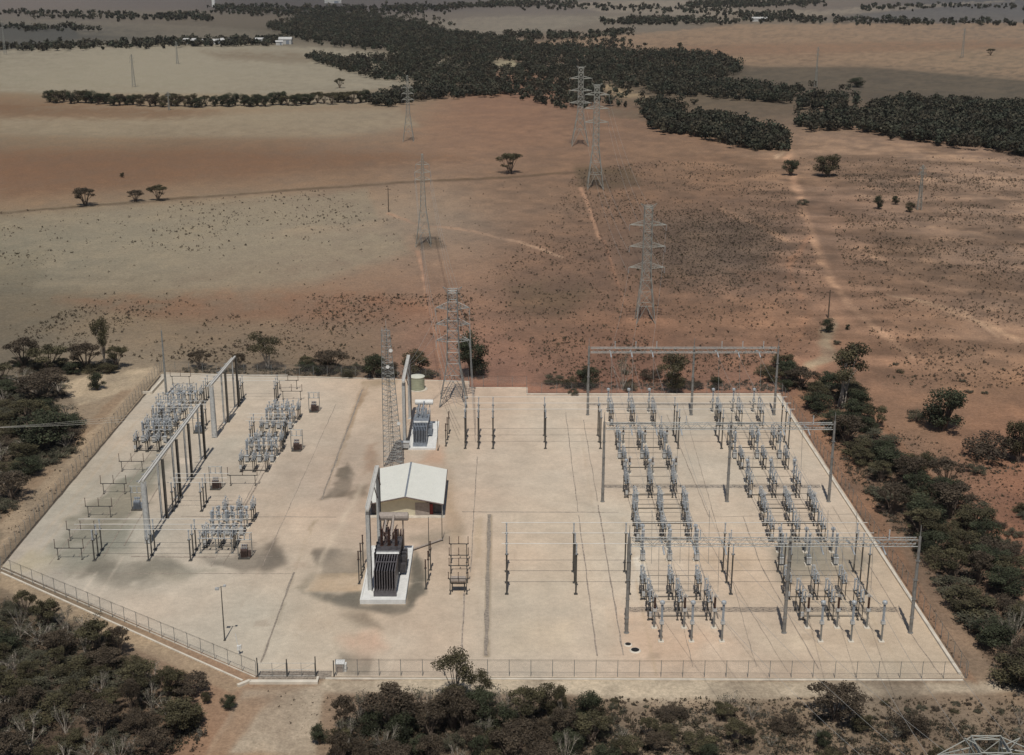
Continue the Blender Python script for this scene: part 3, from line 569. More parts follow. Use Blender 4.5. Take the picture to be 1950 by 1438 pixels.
# ------------------------------------------------------------------ lattice beams and gantries
def lattice(mb, L, w_, h_, bay, ch, br, axis='x', z=0.0):
    def T(x, y, zz): return (x, y, zz + z) if axis == 'x' else (-y, x, zz + z)
    for y in (-w_ / 2, w_ / 2):
        for zz in (0, h_): mb.bar(T(0, y, zz), T(L, y, zz), ch)
    n = max(2, int(round(L / bay)))
    for i in range(n):
        a, b = L * i / n, L * (i + 1) / n
        for y in (-w_ / 2, w_ / 2): mb.bar(T(a, y, 0 if i % 2 else h_), T(b, y, h_ if i % 2 else 0), br)
        for zz in (0, h_): mb.bar(T(a, -w_ / 2 if i % 2 else w_ / 2, zz), T(b, w_ / 2 if i % 2 else -w_ / 2, zz), br)
        mb.bar(T(a, -w_ / 2, 0), T(a, w_ / 2, 0), br); mb.bar(T(a, -w_ / 2, h_), T(a, w_ / 2, h_), br)
def string(mb, p0, p1, n=9):                                   # string of disc insulators
    p0, p1 = Vector(p0), Vector(p1)
    mb.tube(p0, p1, .03, n=4)
    for i in range(n):
        c = p0.lerp(p1, (i + .7) / (n + .4)); d = (p1 - p0).normalized() * .05; mb.tube(c - d, c + d, .14, .09, n=8)
PH = {'A': (22.8, 27.15, 31.5), 'B': (45.1, 49.45, 53.8)}
def col_top(mb, hh, top, r=.27):
    mb.tube((0, 0, 0), (0, 0, hh), r, r * .72, n=10); mb.tube((0, 0, hh), (0, 0, top), .09, .04, n=6)
    mb.tube((0, 0, -.02), (0, 0, .12), r * 1.5, n=10)
    for k in range(4): mb.box((0, 0, 2.5 + k * 3), (r * 2.15, r * 2.15, .06))
GZ = 13.9
def gantry(Y, xs, label, top=17.0):
    t = thing('line_gantry', label, 'gantry', (xs[0], Y, 0), 0, 'three tall three-post gantries across the right of the yard')
    for x in xs: part('post', 'gcol%g' % top, lambda mb: col_top(mb, 15.2, top), 'column', t, (x - xs[0], 0, 0))
    L = xs[-1] - xs[0]
    part('lattice_beam', 'gbeam%.1f' % L, lambda mb: lattice(mb, L - .7, .9, 1.0, 1.0, .085, .042), 'galv', t, (.35, 0, GZ))
    for bay in 'AB':
        for x in PH[bay]:
            for sg in (-1, 1):
                part('insulator_string', 'gstr%d' % sg, lambda mb: string(mb, (0, 0, 0), (0, sg * 2.0, -.45), 10), 'porc', t, (x - xs[0], sg * .5, GZ + .1))
            part('post_insulator', 'gpi', lambda mb: mb.insul((0, 0, 0), 1.4, .12), 'cap', t, (x - xs[0] + .9, -.35, GZ + 1.1))
    return t
YF, YM, YB = 173.4, 221.7, 268.5
gantry(YF, (18.1, 40.9, 59.2), 'tall steel gantry with lattice beam nearest the front fence on the right')
gantry(YM, (18.1, 40.4, 58.6), 'tall steel gantry with lattice beam standing midway down the right of the yard')
gantry(YB, (18.3, 40.3, 57.9), 'tall steel gantry with lattice beam at the far right end of the yard')
def cable(p0, p1, sag, r=.022, n=14):
    p0, p1 = Vector(p0), Vector(p1); mb = MB(); pts = []
    for i in range(n + 1):
        f = i / n; q = p0.lerp(p1, f); q.z -= sag * 4 * f * (1 - f); pts.append(q)
    for a, b in zip(pts[:-1], pts[1:]): mb.tube(a, b, r, n=4, caps=False)
    return mb
def wire(p0, p1, sag, label, group, r=.022, n=14, name='overhead_wire'):
    o = link(bpy.data.objects.new(name, cable(p0, p1, sag, r, n).mesh(name, M['wire']))); return tag(o, label, 'wire', group)
for bay, bn in (('A', 'left'), ('B', 'right')):
    for k, x in enumerate(PH[bay]):
        pn = ('left', 'middle', 'right')[k]
        wire((x, YF + 2.5, GZ - .35), (x, YM - 2.5, GZ - .35), .9, 'thin overhead wire of the %s phase over the %s bay between the front and middle gantries' % (pn, bn), 'overhead wires between the gantries')
        wire((x, YM + 2.5, GZ - .35), (x, YB - 2.5, GZ - .35), .9, 'thin overhead wire of the %s phase over the %s bay between the middle and far gantries' % (pn, bn), 'overhead wires between the gantries')
# left gantry: two spans running away from the viewer on I-section columns
def icol(mb, hh, w_=.5):
    mb.box((-w_ / 2 + .03, 0, hh / 2), (.06, .42, hh)); mb.box((w_ / 2 - .03, 0, hh / 2), (.06, .42, hh)); mb.box((0, 0, hh / 2), (w_ - .12, .06, hh)); mb.box((0, 0, .02), (w_ + .3, .75, .1))
def lcol(mb, hh):
    for sx in (-1, 1):
        for sy in (-1, 1): mb.bar((sx * .42, sy * .42, 0), (sx * .30, sy * .30, hh), .13)
    n = 9
    for i in range(n):
        z0, z1 = hh * i / n, hh * (i + 1) / n; w0, w1 = .42 - .12 * i / n, .42 - .12 * (i + 1) / n; f = 1 if i % 2 else -1
        for s_ in (-1, 1):
            mb.bar((-w0 * f, s_ * w0, z0), (w1 * f, s_ * w1, z1), .06); mb.bar((s_ * w0, -w0 * f, z0), (s_ * w1, w1 * f, z1), .06)
    mb.box((0, -.4, hh * .5), (.55, .05, hh * .97))
LG = [[(283, 1034), (316, 987), (342, 945), (364, 912), (389, 873)], [(409, 833), (433, 804), (453, 774)]]
for gi, (pts, lab, nm) in enumerate(((LG[0], 'longer near span of the grey steel gantry with five posts on the left of the yard', 'n'), (LG[1], 'shorter far span of the grey steel gantry with three posts on the left of the yard', 'f'))):
    ws = [P(*q) for q in pts]; HL = 11.0
    t = thing('busbar_gantry', lab, 'gantry', ws[0], 0, 'two spans of the left gantry')
    for i, q in enumerate(ws):
        d = q - ws[0]
        if i == 0: part('lattice_post', 'lc', lambda mb: lcol(mb, HL), 'cap', t, d)
        else:
            part('post', 'ic', lambda mb: icol(mb, HL, .42), 'galv_dark', t, (d.x + .2, d.y, 0)); part('post', 'ic2', lambda mb: icol(mb, HL, .28), 'cap', t, (d.x - .55, d.y - .5, 0))
    d = ws[-1] - ws[0]; L = d.length + .6
    part('beam', None, lambda mb: (mb.box((0, L / 2 - .3, HL + .18), (.34, L, .34)), mb.box((-.7, L / 2 - .3, HL - .1), (.22, L, .16)), [mb.box((-.45, L * i / 12, HL - .2), (1.0, .08, .08)) for i in range(1, 12)]), 'alu', t, rz=-math.atan2(d.x, d.y))
    for i in range(int(L / 3)):
        part('insulator_string', 'lgs', lambda mb: string(mb, (0, 0, 0), (-1.5, 0, -.5), 8), 'porc', t, (-.1 + d.x * i * 3 / L, 1.5 + i * 3, HL - .1))
# two tall two-post frames beside the transformers, beams running away from the viewer
def wframe(p0, p1, hh, label, w_=.66):
    a, b = P(*p0), P(*p1); d = b - a
    t = thing('conductor_frame', label, 'gantry', a, 0, 'two-post frames beside the transformers')
    for q in (0, 1):
        part('post', 'wf%g' % hh, lambda mb: icol(mb, hh, w_), 'cap', t, (d.x * q, d.y * q, 0))
        part('post_shade_face', 'wff%g' % hh, lambda mb: mb.box((w_ * .5 - .12, -.05, hh / 2), (.12, .5, hh)), 'tank_and_shade_dark', t, (d.x * q + .12, d.y * q, 0))  # dark slab puts the post's shaded right side into colour
    part('beam', None, lambda mb: (mb.box((0, d.length / 2, hh + .15), (.5, d.length + .8, .32)), mb.box((-.3, d.length / 2, hh + .4), (.12, d.length, .12))), 'alu', t, rz=-math.atan2(d.x, d.y))
    for i in range(3): part('insulator_string', 'wfs', lambda mb: string(mb, (0, 0, 0), (.5, 0, -1.9), 9), 'porc_brown', t, (d.x * (i + .7) / 3.2 + .2, d.y * (i + .7) / 3.2, hh))
wframe((705, 1131), (723, 1040), 13.9, 'tall pale two-post frame beside the white bund of the dark transformer')
wframe((771, 852), (781, 797), 13.6, 'tall grey two-post frame beside the pale grey transformer')
# ------------------------------------------------------------------ control building
bx0, bx1, by0, by1 = -23.1, -10.2, 214.6, 230.2; EH, RH = 2.75, 4.15
cxm = (bx0 + bx1) / 2
t = thing('control_building', 'low cream control building with a pale pitched sheet roof in the middle of the yard', 'building', (cxm, by0, 0))
W2 = (bx1 - bx0) / 2; DD = by1 - by0
def walls(mb):
    y = .9; a, b = -W2 + 1.2, W2 - 2.9; g = lambda x: EH + (RH - EH) * (1 - abs(x) / (W2 + .1)) - .2
    mb.add([(a, y, 0), (b, y, 0), (b, y, g(b)), (0, y, g(0)), (a, y, g(a)), (a, DD - .5, 0), (b, DD - .5, 0), (b, DD - .5, g(b)), (0, DD - .5, g(0)), (a, DD - .5, g(a))],
           [(0, 1, 2, 3, 4), (9, 8, 7, 6, 5), (1, 6, 7, 2), (5, 0, 4, 9)])
part('wall', None, walls, 'cream', t)
def roof(mb):
    for sg in (-1, 1):
        e = sg * (W2 + .15); vs = []
        for y in (-.3, DD + .3):
            for x, z in ((0, RH), (e, EH), (e, EH - .07), (0, RH - .07)): vs.append((x, y, z))
        fs = [(0, 1, 5, 4), (3, 7, 6, 2), (1, 2, 6, 5), (0, 3, 2, 1), (4, 5, 6, 7)]
        mb.add(vs, fs if sg < 0 else [f[::-1] for f in fs])
        for k in range(1, 22):                                 # sheet ribs
            f = k / 22; yy = -.3 + (DD + .6) * f; mb.bar((0.12 * sg, yy, RH + .004), (e * .995, yy, EH + .004), .012)
rf = part('roof', None, roof, 'roof', t)
part('ridge_cap', None, lambda mb: mb.box((0, DD / 2, RH + .03), (.30, DD + .6, .06)), 'tank_grey', rf)
def fascia(mb):
    for sg in (-1, 1): mb.bar((0, -.33, RH - .14), (sg * (W2 + .12), -.33, EH - .13), .16); mb.box((sg * (W2 + .19), DD / 2, EH - .08), (.12, DD + .5, .12))
part('gutter', None, fascia, 'tank_brown', rf)
part('shutter', None, lambda mb: [mb.box((2.2 + 1.25, .86, .17 + i * .16), (2.5, .06, .14)) for i in range(15)], 'shutter', t, (-.6, 0, 0))
part('door', None, lambda mb: (mb.box((W2 - 2.25, 1.2, 1.05), (.95, .07, 2.1)), mb.box((W2 - 2.25, 1.14, 1.05), (.7, .04, 1.8))), 'door_red', t)
part('veranda_shade', None, lambda mb: (mb.box((W2 - 1.5, DD * .5, 1.25), (2.6, DD - 3.4, 2.5)),), 'tank_and_shade_dark', t)  # dark box painted as the shade under the open veranda
part('corner_shade', None, lambda mb: mb.box((-W2 + .75, DD * .5, 1.25), (.85, DD - 2.5, 2.5)), 'tank_and_shade_dark', t)  # dark box painted as the shaded gap behind the left corner post
for x, y in ((-W2 + .1, .3), (W2 - .1, .3), (W2 - .1, DD * .5), (W2 - .1, DD - .3)): part('veranda_post', 'vp', lambda mb: mb.tube((0, 0, 0), (0, 0, EH - .1), .06, n=6), 'cap', t, (x, y, 0))
part('floor_slab', None, lambda mb: mb.box((0, DD / 2, .06), (2 * W2 + .6, DD + .4, .1)), 'conc', t)
# ------------------------------------------------------------------ transformers in their white bunds
def bund(X0, X1, Y0, Y1, label, hh=.75):
    t = thing('bund', label, 'bund', ((X0 + X1) / 2, Y0, 0), 0, 'white bunds under the transformers'); w_, d = X1 - X0, Y1 - Y0
    part('bund_wall', None, lambda mb: (mb.box((0, .12, hh / 2), (w_, .24, hh)), mb.box((0, d - .12, hh / 2), (w_, .24, hh)), mb.box((-w_ / 2 + .12, d / 2, hh / 2 - .002), (.24, d - .48, hh)), mb.box((w_ / 2 - .12, d / 2, hh / 2 - .002), (.24, d - .48, hh))), 'white', t)
    part('bund_floor', None, lambda mb: mb.box((0, d / 2, hh - .2), (w_ - .5, d - .5, .1)), 'white', t); return t
def transformer(x, y, sc, m, label, dark=True, plate=.62):
    t = thing('power_transformer', label, 'transformer', (x, y, plate)); k = sc
    part('radiator', None, lambda mb: ([mb.box((-1.3 * k + i * .325 * k, 2.6 * k, 2.0 * k), (.13 * k, 5.0 * k, 3.0 * k)) for i in range(9)] + [mb.box((0, 2.6 * k, .55 * k), (2.5 * k, 4.6 * k, .15)), mb.box((0, 2.6 * k, 3.56 * k), (2.6 * k, .2, .14)), mb.box((0, .15 * k, .35 * k), (2.9 * k, .3, .7 * k))]), 'radiator' if dark else m, t)
    part('header_pipe', None, lambda mb: (mb.tube((-1.5 * k, 5.1 * k, 3.6 * k), (1.5 * k, 5.1 * k, 3.6 * k), .13 * k, n=8), mb.tube((-1.5 * k, 5.1 * k, .8 * k), (1.5 * k, 5.1 * k, .8 * k), .13 * k, n=8), mb.box((0, 5.25 * k, 3.8 * k), (3 * k, .1, .12))), 'cap', t)
    def tank(mb):
        mb.box((0, 8.0 * k, 1.8 * k), (2.9 * k, 4.6 * k, 3.2 * k)); mb.box((0, 8.0 * k, 3.5 * k), (3.2 * k, 4.9 * k, .16 * k))
        for i in range(7):
            for s_ in (-1, 1): mb.box((s_ * 1.52 * k, 5.9 * k + i * .7 * k, 1.9 * k), (.14 * k, .12 * k, 3.0 * k))
        mb.box((0, 8 * k, .12), (2.2 * k, 5.4 * k, .2))
        for i in range(5): mb.box((1.9 * k, 6.3 * k + i * .85 * k, (1.0 + (i % 3) * .4) * k), (.7 * k, .5 * k, (1.3 + (i % 2) * .6) * k))
        for i in range(4): mb.tube((-1.75 * k, 6.2 * k + i * 1.1 * k, .5 * k), (-1.75 * k, 6.2 * k + i * 1.1 * k, 3.2 * k), .12 * k, n=6)
    part('tank', None, tank, m, t)
    def rear(mb):
        for i in range(4): mb.box((.5 * k + i * .35 * k, 11.6 * k, 2.1 * k), (.16 * k, 2.0 * k, 3.2 * k))
        for i in range(3): mb.tube((-1.3 * k + i * .5 * k, 10.5 * k, 3.4 * k), (-1.0 * k + i * .5 * k, 12.8 * k, 4.8 * k), .09 * k, n=6)
        for i in range(8): mb.tube((random.uniform(-1.4, 1.4) * k, (6 + random.random() * 6) * k, 3.4 * k), (random.uniform(-1.4, 1.4) * k, (6 + random.random() * 6) * k, (3.9 + random.random()) * k), .07 * k, n=5)
    part('pipework', None, rear, 'tank_brown' if dark else m, t)
    for i in range(3):
        part('bushing', 'bsh%g%s' % (k, dark), lambda mb: (mb.insul((0, 0, 0), 2.3 * k, .24 * k, 10, .2), mb.tube((0, 0, 2.3 * k), (0, 0, 2.7 * k), .07 * k, n=6)), 'porc_brown' if dark else 'porc', t, (-.95 * k + i * .95 * k, 7.6 * k, 3.55 * k))
    for i in range(3):
        part('small_bushing', 'sbs%g%s' % (k, dark), lambda mb: mb.insul((0, 0, 0), .9 * k, .14 * k, 8, .14), 'porc_brown' if dark else 'porc', t, (-.8 * k + i * .6 * k, 9.6 * k, 3.55 * k))
    part('conservator', None, lambda mb: (mb.lathe([(.0, -2.0 * k), (.5 * k, -1.97 * k), (.58 * k, -1.85 * k), (.58 * k, 1.85 * k), (.5 * k, 1.97 * k), (0, 2.0 * k)], (.3 * k, 12.4 * k, 5.6 * k), 14, 'x'), [mb.tube((s_ * 1.2 * k + .3 * k, 12.4 * k, .2), (s_ * 1.2 * k + .3 * k, 12.4 * k, 5.2 * k), .1 * k, n=6) for s_ in (-1, 1)], [mb.lathe([(.6 * k, -.05), (.6 * k, .05)], (.3 * k + xx * k, 12.4 * k, 5.6 * k), 14, 'x') for xx in (-1.2, 0, 1.2)]), 'shutter' if dark else 'white', t)
    part('turret_pipe', None, lambda mb: (mb.tube((.1 * k, 9 * k, 3.5 * k), (.35 * k, 11.8 * k, 6.0 * k), .17 * k, n=8), mb.tube((-.9 * k, 9 * k, 3.5 * k), (-.7 * k, 11.6 * k, 5.4 * k), .13 * k, n=8)), 'shutter' if dark else m, t)
    return t
bund(-21.4, -14.5, 182.3, 201.6, 'large white walled bund under the dark transformer near the middle of the yard')
transformer(-17.7, 183.6, 1.2, 'tank_and_shade_dark', 'dark finned power transformer with brown conservator drum in the nearer bund')
bund(-18.4, -13.0, 247.6, 263.5, 'smaller white walled bund under the pale grey transformer near the pylon', .4)
transformer(-16.2, 248.9, .95, 'tank_grey', 'pale blue grey finned power transformer with white conservator in the farther bund', False, .25)
# ------------------------------------------------------------------ water tank, cabinets, lamps, masts
solo('water_tank', lambda mb: mb.lathe([(1.6, 0), (1.62, .02)] + [(1.6 + (.03 if i % 2 else 0), .15 + i * .2) for i in range(14)] + [(1.62, 2.95)], n=28), M['greentank'],
     'round pale green water tank with cream lid at the back of the yard', 'water tank', P(795, 741))
o = bpy.data.objects['water_tank']; part('lid', None, lambda mb: mb.lathe([(1.68, 2.95), (1.70, 3.05), (1.5, 3.12), (.3, 3.35), (0.0, 3.36)], n=28), 'lid', o)
tag(link(bpy.data.objects.new('tank_pad', MB().lathe([(2.3, 0.0), (2.3, .09)], n=24).mesh('tank_pad', M['conc'])), None, P(795, 741)), kind='structure')
t = thing('kiosk', 'small square white kiosk just inside the front fence right of the gate', 'kiosk', P(647, 1281))
part('body', None, lambda mb: (mb.box((0, .5, .65), (1.1, 1.0, 1.3)),), 'cap', t); part('roof', None, lambda mb: (mb.box((0, .5, 1.36), (1.3, 1.2, .1)), mb.box((.75, .5, .6), (.3, .7, 1.1))), 'white', t)
part('door', None, lambda mb: mb.box((0, -.02, .65), (.9, .04, 1.1)), 'shutter', t)
def lamp_post(px, py, hh, label, name='lamp_post'):
    t = thing(name, label, 'lamp post', P(px, py))
    part('pole', None, lambda mb: (mb.tube((0, 0, 0), (0, 0, hh), .10, .06, n=8), mb.tube((0, 0, 0), (0, 0, .1), .2, n=8)), 'galv_dark', t)
    part('arm', None, lambda mb: mb.tube((-.55, 0, hh - .2), (.55, 0, hh), .04, n=5), 'galv', t)
    part('floodlight', None, lambda mb: (mb.box((-.55, -.1, hh - .35), (.55, .4, .3)), mb.box((.5, .1, hh + .02), (.35, .35, .25))), 'cap', t)
lamp_post(428, 1220, 8.6, 'grey floodlight pole standing alone on the open gravel near the gate')
t = thing('hose_reel_post', 'short post with white box and leaning pole near the diagonal fence', 'post', P(455, 1247))
part('pole', None, lambda mb: (mb.tube((0, 0, 0), (0, 0, 1.5), .05, n=6), mb.tube((-.1, .1, 1.2), (-.35, .2, 3.2), .05, n=6)), 'white', t)
part('box', None, lambda mb: (mb.box((0, 0, 1.1), (.4, .3, .7)), mb.box((.3, .1, 1.2), (.15, .3, .6))), 'white', t)
for (q, r, lab) in (((1196, 1228), .42, 'smaller round dark pit with pale rim on the gravel by the front gantry post'), ((1209.5, 1239), .58, 'larger round dark pit with pale rim on the gravel by the front gantry post')):
    t = thing('pit', lab, 'pit', P(*q), 0, 'round pits by the front gantry')
    part('rim', None, lambda mb: mb.lathe([(r * 1.45, 0.02), (r * 1.3, .10), (r * .9, .14)], n=20), 'kerb', t)
    part('pit_shade_cap', None, lambda mb: mb.lathe([(r, .145), (r, .16), (r * .6, .19)], n=20), 'pit_dark', t)  # black cap painted as the unlit inside of the pit
def mast(px, py, hh, label, r=.28):
    t = thing('lightning_mast', label, 'mast', P(px, py)); part('pole', None, lambda mb: (mb.tube((0, 0, 0), (0, 0, hh), r, r * .5, n=10), mb.tube((0, 0, 0), (0, 0, .3), r * 1.6, n=10)), 'galv', t)
    part('spike', None, lambda mb: mb.tube((0, 0, hh), (0, 0, hh + 1.6), .04, .015, n=5), 'galv', t); return t
mast(317, 752, 14.8, 'tall plain grey mast at the far left corner of the yard')
solo('equipment_cabinet', lambda mb: (mb.box((0, 0, 1.0), (1.6, .9, 1.1)), mb.box((0, 0, 1.6), (1.8, 1.1, .1)), [mb.box((x, 0, .25), (.1, .8, .5)) for x in (-.6, .6)]), M['cap'],
     'small pale cabinet at the foot of the communications tower', 'cabinet', P(772, 856))
# ------------------------------------------------------------------ switchgear
def pole_stand(mb, hh, w_=.10): mb.bar((0, 0, 0), (0, 0, hh), w_); mb.box((0, 0, .06), (w_ * 3.4, w_ * 3.4, .12)); mb.box((0, 0, hh - .03), (w_ * 3, w_ * 3, .06))
def disconnector(loc, label, cat='disconnector', ph=4.35, L=3.2, hp=2.6, hi=1.7, group=None, three=True, prong=0.0, lean=1.1, rz=0, m='porc', r=.15):
    t = thing('disconnector', label, cat, loc, rz, group); dbl = r > .13; key = '%g_%g_%g_%g_%g' % (L, hp, hi, lean, r)
    for k in (-1, 0, 1):
        x = k * ph
        for y in (-L * .36, L * .36):
            for e in ((-.3, .3) if dbl else (-.14, .22)): part('support_post', 'dp%g' % hp, lambda mb: pole_stand(mb, hp), 'galv_dark', t, (x + e, y, 0))  # dark steel here carries the shade low in the switchgear
        part('base_beam', 'db%g' % L, lambda mb: (mb.box((-.3, 0, .08), (.12, L, .14)), mb.box((.3, 0, .08), (.12, L, .14)), [mb.box((0, L * q, .06), (.6, .2, .1)) for q in (-.45, -.2, 0, .2, .45)]), 'galv_dark', t, (x, 0, hp))
        for y in ((-L * .45, 0, L * .45) if three else (-L * .42, L * .42)):
            part('insulator', 'di%s' % key, lambda mb: (mb.insul((0, 0, 0), hi, r), mb.tube((0, 0, hi), (0, 0, hi + .12), r, n=8)), m, t, (x - (.2 if dbl else .12), y, hp + .15)); part('insulator', 'dj%s' % key, lambda mb: mb.insul((0, 0, 0), hi * .8, r * .8), m, t, (x + (.3 if dbl else .25), y + .3, hp + .15))
        z = hp + .15 + hi + .14
        part('blade', 'dl%s%g' % (key, prong), lambda mb: (mb.tube((0, -L * .45, 0), (0, L * .45, .05), .045, n=6), mb.tube((0, L * .1, .05), (0, L * .1 + .25, lean), .04, n=6) if lean else None, mb.box((0, -L * .45, 0), (.3, .25, .12)), mb.box((0, L * .45, 0), (.3, .25, .12)), mb.tube((0, L * .45, 0), (0, L * .45, prong), .03, n=5) if prong else None), 'cap', t, (x, 0, z))
    part('operating_rod', 'dr%g%g' % (ph, hp), lambda mb: (mb.tube((-ph, 0, hp - .25), (ph, 0, hp - .25), .035, n=5), mb.tube((-ph, 0, .9), (-ph, 0, hp - .25), .03, n=5)), 'galv_dark', t, (0, -L * .3, 0))
    part('operating_rod', 'dq%g%g' % (ph, hp), lambda mb: (mb.tube((-ph, 0, hp + .28), (ph, 0, hp + .28), .04, n=5), mb.tube((ph, 0, .9), (ph, 0, hp + .28), .03, n=5)), 'galv_dark', t, (0, L * .3, 0))
    part('earth_pipe', 'de%g' % ph, lambda mb: mb.tube((-ph, 0, .12), (ph, 0, .12), .07, n=5), 'galv_dark', t, (0, -L * .1, 0))
    part('mechanism_box', 'dm', lambda mb: mb.box((0, 0, 1.1), (.45, .35, .65)), 'cap', t, (-ph, -L * .36 - .25, 0)); return t
def breaker(loc, label, group=None, hp=1.7, hi=1.8, rz=0, white=True):
    t = thing('circuit_breaker', label, 'circuit breaker', loc, rz, group)
    part('stand', 'bs%g' % hp, lambda mb: ([mb.bar((sx * .3, sy * .3, 0), (sx * .25, sy * .25, hp), .1) for sx in (-1, 1) for sy in (-1, 1)], mb.box((0, 0, hp), (.75, .75, .14)), mb.bar((-.3, -.3, .2), (.27, -.27, hp - .1), .05)), 'galv', t)
    part('plinth', 'bp', lambda mb: mb.box((0, 0, .1), (1.1, 1.1, .22)), 'kerb', t)
    part('cabinet', 'bc', lambda mb: (mb.box((0, -.5, 1.0), (.7, .45, 1.0)), mb.box((0, -.52, 1.53), (.8, .55, .07))), 'white' if white else 'cap', t)
    part('column_insulator', 'bi%g' % hi, lambda mb: mb.insul((0, 0, 0), hi, .2, 10), 'porc', t, (0, 0, hp + .1))
    part('interrupter', 'bh%g' % hi, lambda mb: (mb.insul((0, 0, .25), 1.5, .24, 10), mb.lathe([(.26, 0), (.3, .06), (.3, .22), (.2, .27)], n=10), mb.lathe([(.25, 1.75), (.25, 1.95), (.1, 2.02)], n=10), mb.tube((0, 0, 1.9), (0, .7, 2.0), .05, n=5)), 'porc', t, (0, 0, hp + .1 + hi)); return t
def cur_trans(loc, label, cat='current transformer', group=None, hp=2.2, hi=1.7, m='porc', ring=False, name='current_transformer', rz=0):
    t = thing(name, label, cat, loc, rz, group)
    part('stand', 'cs%g' % hp, lambda mb: (pole_stand(mb, hp, .2),), 'galv', t); part('footing', 'cf', lambda mb: mb.box((0, 0, .05), (.8, .8, .16)), 'kerb', t)
    part('tank', 'ct', lambda mb: mb.box((0, 0, .22), (.55, .5, .44)), 'cap', t, (0, 0, hp))
    part('insulator', 'ci%g%s' % (hi, m), lambda mb: mb.insul((0, 0, .44), hi, .2, 10), m, t, (0, 0, hp))
    if ring: part('grading_ring', 'cg', lambda mb: [mb.tube((.42 * math.cos(a), .42 * math.sin(a), 0), (.42 * math.cos(a + .785), .42 * math.sin(a + .785), 0), .035, n=5) for a in [i * .785 for i in range(8)]] + [mb.tube((0, 0, -.1), (0, 0, .35), .06, n=6), mb.tube((-.42, 0, 0), (.42, 0, 0), .02, n=4)], 'alu', t, (0, 0, hp + hi + .5))
    else: part('head', 'ch', lambda mb: mb.lathe([(.22, 0), (.36, .08), (.36, .42), (.2, .55), (.05, .6)], n=12), 'porc', t, (0, 0, hp + hi + .44))
    return t
PHN = ('left', 'middle', 'right')
def trio(fn, xs, Y, row, what, grp, **kw):
    for k, x in enumerate(xs): fn((x, Y, .02), what % PHN[k] + ', ' + row, group=grp, **kw)
for bay, bn in (('A', 'left bay'), ('B', 'right bay')):
    xs = PH[bay]; xm = xs[1]; dx = 0 if bay == 'A' else 0
    def Yp(py): return P(1000, py).y
    # front cluster, before the front gantry
    pos = [('at the front edge of the %s' % bn)]
    trio(cur_trans, xs if bay == 'A' else [x + .5 for x in xs], Yp(1222), 'front row of the %s before the front gantry' % bn, 'tall voltage transformer of the %s phase', 'voltage transformers at the front', hp=2.9, hi=2.6, name='voltage_transformer', cat='voltage transformer')
    trio(cur_trans, [x - .55 for x in xs], Yp(1196), 'just behind the front row of the %s' % bn, 'ringed surge arrester of the %s phase', 'surge arresters at the front', hp=2.8, hi=1.9, name='surge_arrester', cat='surge arrester', ring=True, m='porc_brown')
    disconnector((xm - .9, Yp(1172), .02), 'three phase disconnector on tall stands near the front gantry in the %s' % bn, ph=4.3, L=4.2, hp=3.1, hi=1.7, group='disconnectors of the right yard', prong=.9)
    disconnector((xm - (1.4 if bay == 'A' else 1.7), Yp(1136), .02), 'three phase disconnector just beyond the front gantry in the %s' % bn, ph=4.2, L=3.0, hp=2.8, hi=1.5, group='disconnectors of the right yard', lean=.5)
    # breakers and transformers in the next rows
    trio(breaker, xs if bay == 'A' else [x - .2 for x in xs], Yp(1068 if bay == 'A' else 1076), 'row under the front wires of the %s' % bn, 'grey pole circuit breaker of the %s phase', 'front circuit breakers', white=False)
    trio(cur_trans, [x + .35 for x in xs], Yp(1046 if bay == 'A' else 1052), 'behind the front breakers of the %s' % bn, 'current transformer of the %s phase', 'front current transformers', hp=2.0, hi=1.5)
    disconnector((xm - .1, Yp(1026), .02), 'three phase disconnector behind the front current transformers of the %s' % bn, ph=4.3, L=3.4, hp=2.4, hi=1.6, group='disconnectors of the right yard', prong=.6)
    disconnector((xm + .1, Yp(996), .02), 'three phase disconnector on the near side of the middle gantry in the %s' % bn, ph=4.35, L=3.6, hp=2.7, hi=1.7, group='disconnectors of the right yard', lean=.7)
    trio(cur_trans, [x + .9 for x in xs], Yp(978), 'near side of the middle gantry in the %s' % bn, 'ringed post insulator of the %s phase', 'ringed posts near the middle gantry', hp=2.3, hi=1.1, name='surge_arrester', cat='surge arrester', ring=True)
    disconnector((xm - .3, Yp(942), .02), 'three phase disconnector just behind the middle gantry line in the %s' % bn, ph=4.3, L=4.0, hp=2.8, hi=1.9, group='disconnectors of the right yard', prong=.8)
    trio(cur_trans, [x + .2 for x in xs], Yp(921), 'right behind the middle gantry in the %s' % bn, 'grey current transformer of the %s phase', 'middle current transformers', hp=2.2, hi=1.7)
    trio(cur_trans, [x + 1.3 for x in xs], Yp(903), 'second row behind the middle gantry in the %s' % bn, 'short ringed arrester of the %s phase', 'short arresters behind the middle gantry', hp=2.0, hi=.9, name='surge_arrester', cat='surge arrester', ring=True, m='porc_brown')
    disconnector((xm + .5, Yp(890), .02), 'three phase disconnector in front of the far breakers of the %s' % bn, ph=4.3, L=3.0, hp=2.3, hi=1.3, group='disconnectors of the right yard', lean=.5)
    disconnector((xm + .2, Yp(852), .02), 'three phase disconnector behind the far breakers of the %s' % bn, ph=4.3, L=3.4, hp=2.5, hi=1.5, group='disconnectors of the right yard', lean=.8)
    disconnector((xm + .8, Yp(968), .02), 'low three phase disconnector before the middle gantry posts in the %s' % bn, ph=4.3, L=2.6, hp=2.2, hi=1.2, group='disconnectors of the right yard', lean=.4)
    trio(breaker, [x + .1 for x in xs], Yp(874), 'row beyond the middle gantry in the %s' % bn, 'white cabinet circuit breaker of the %s phase', 'far circuit breakers')
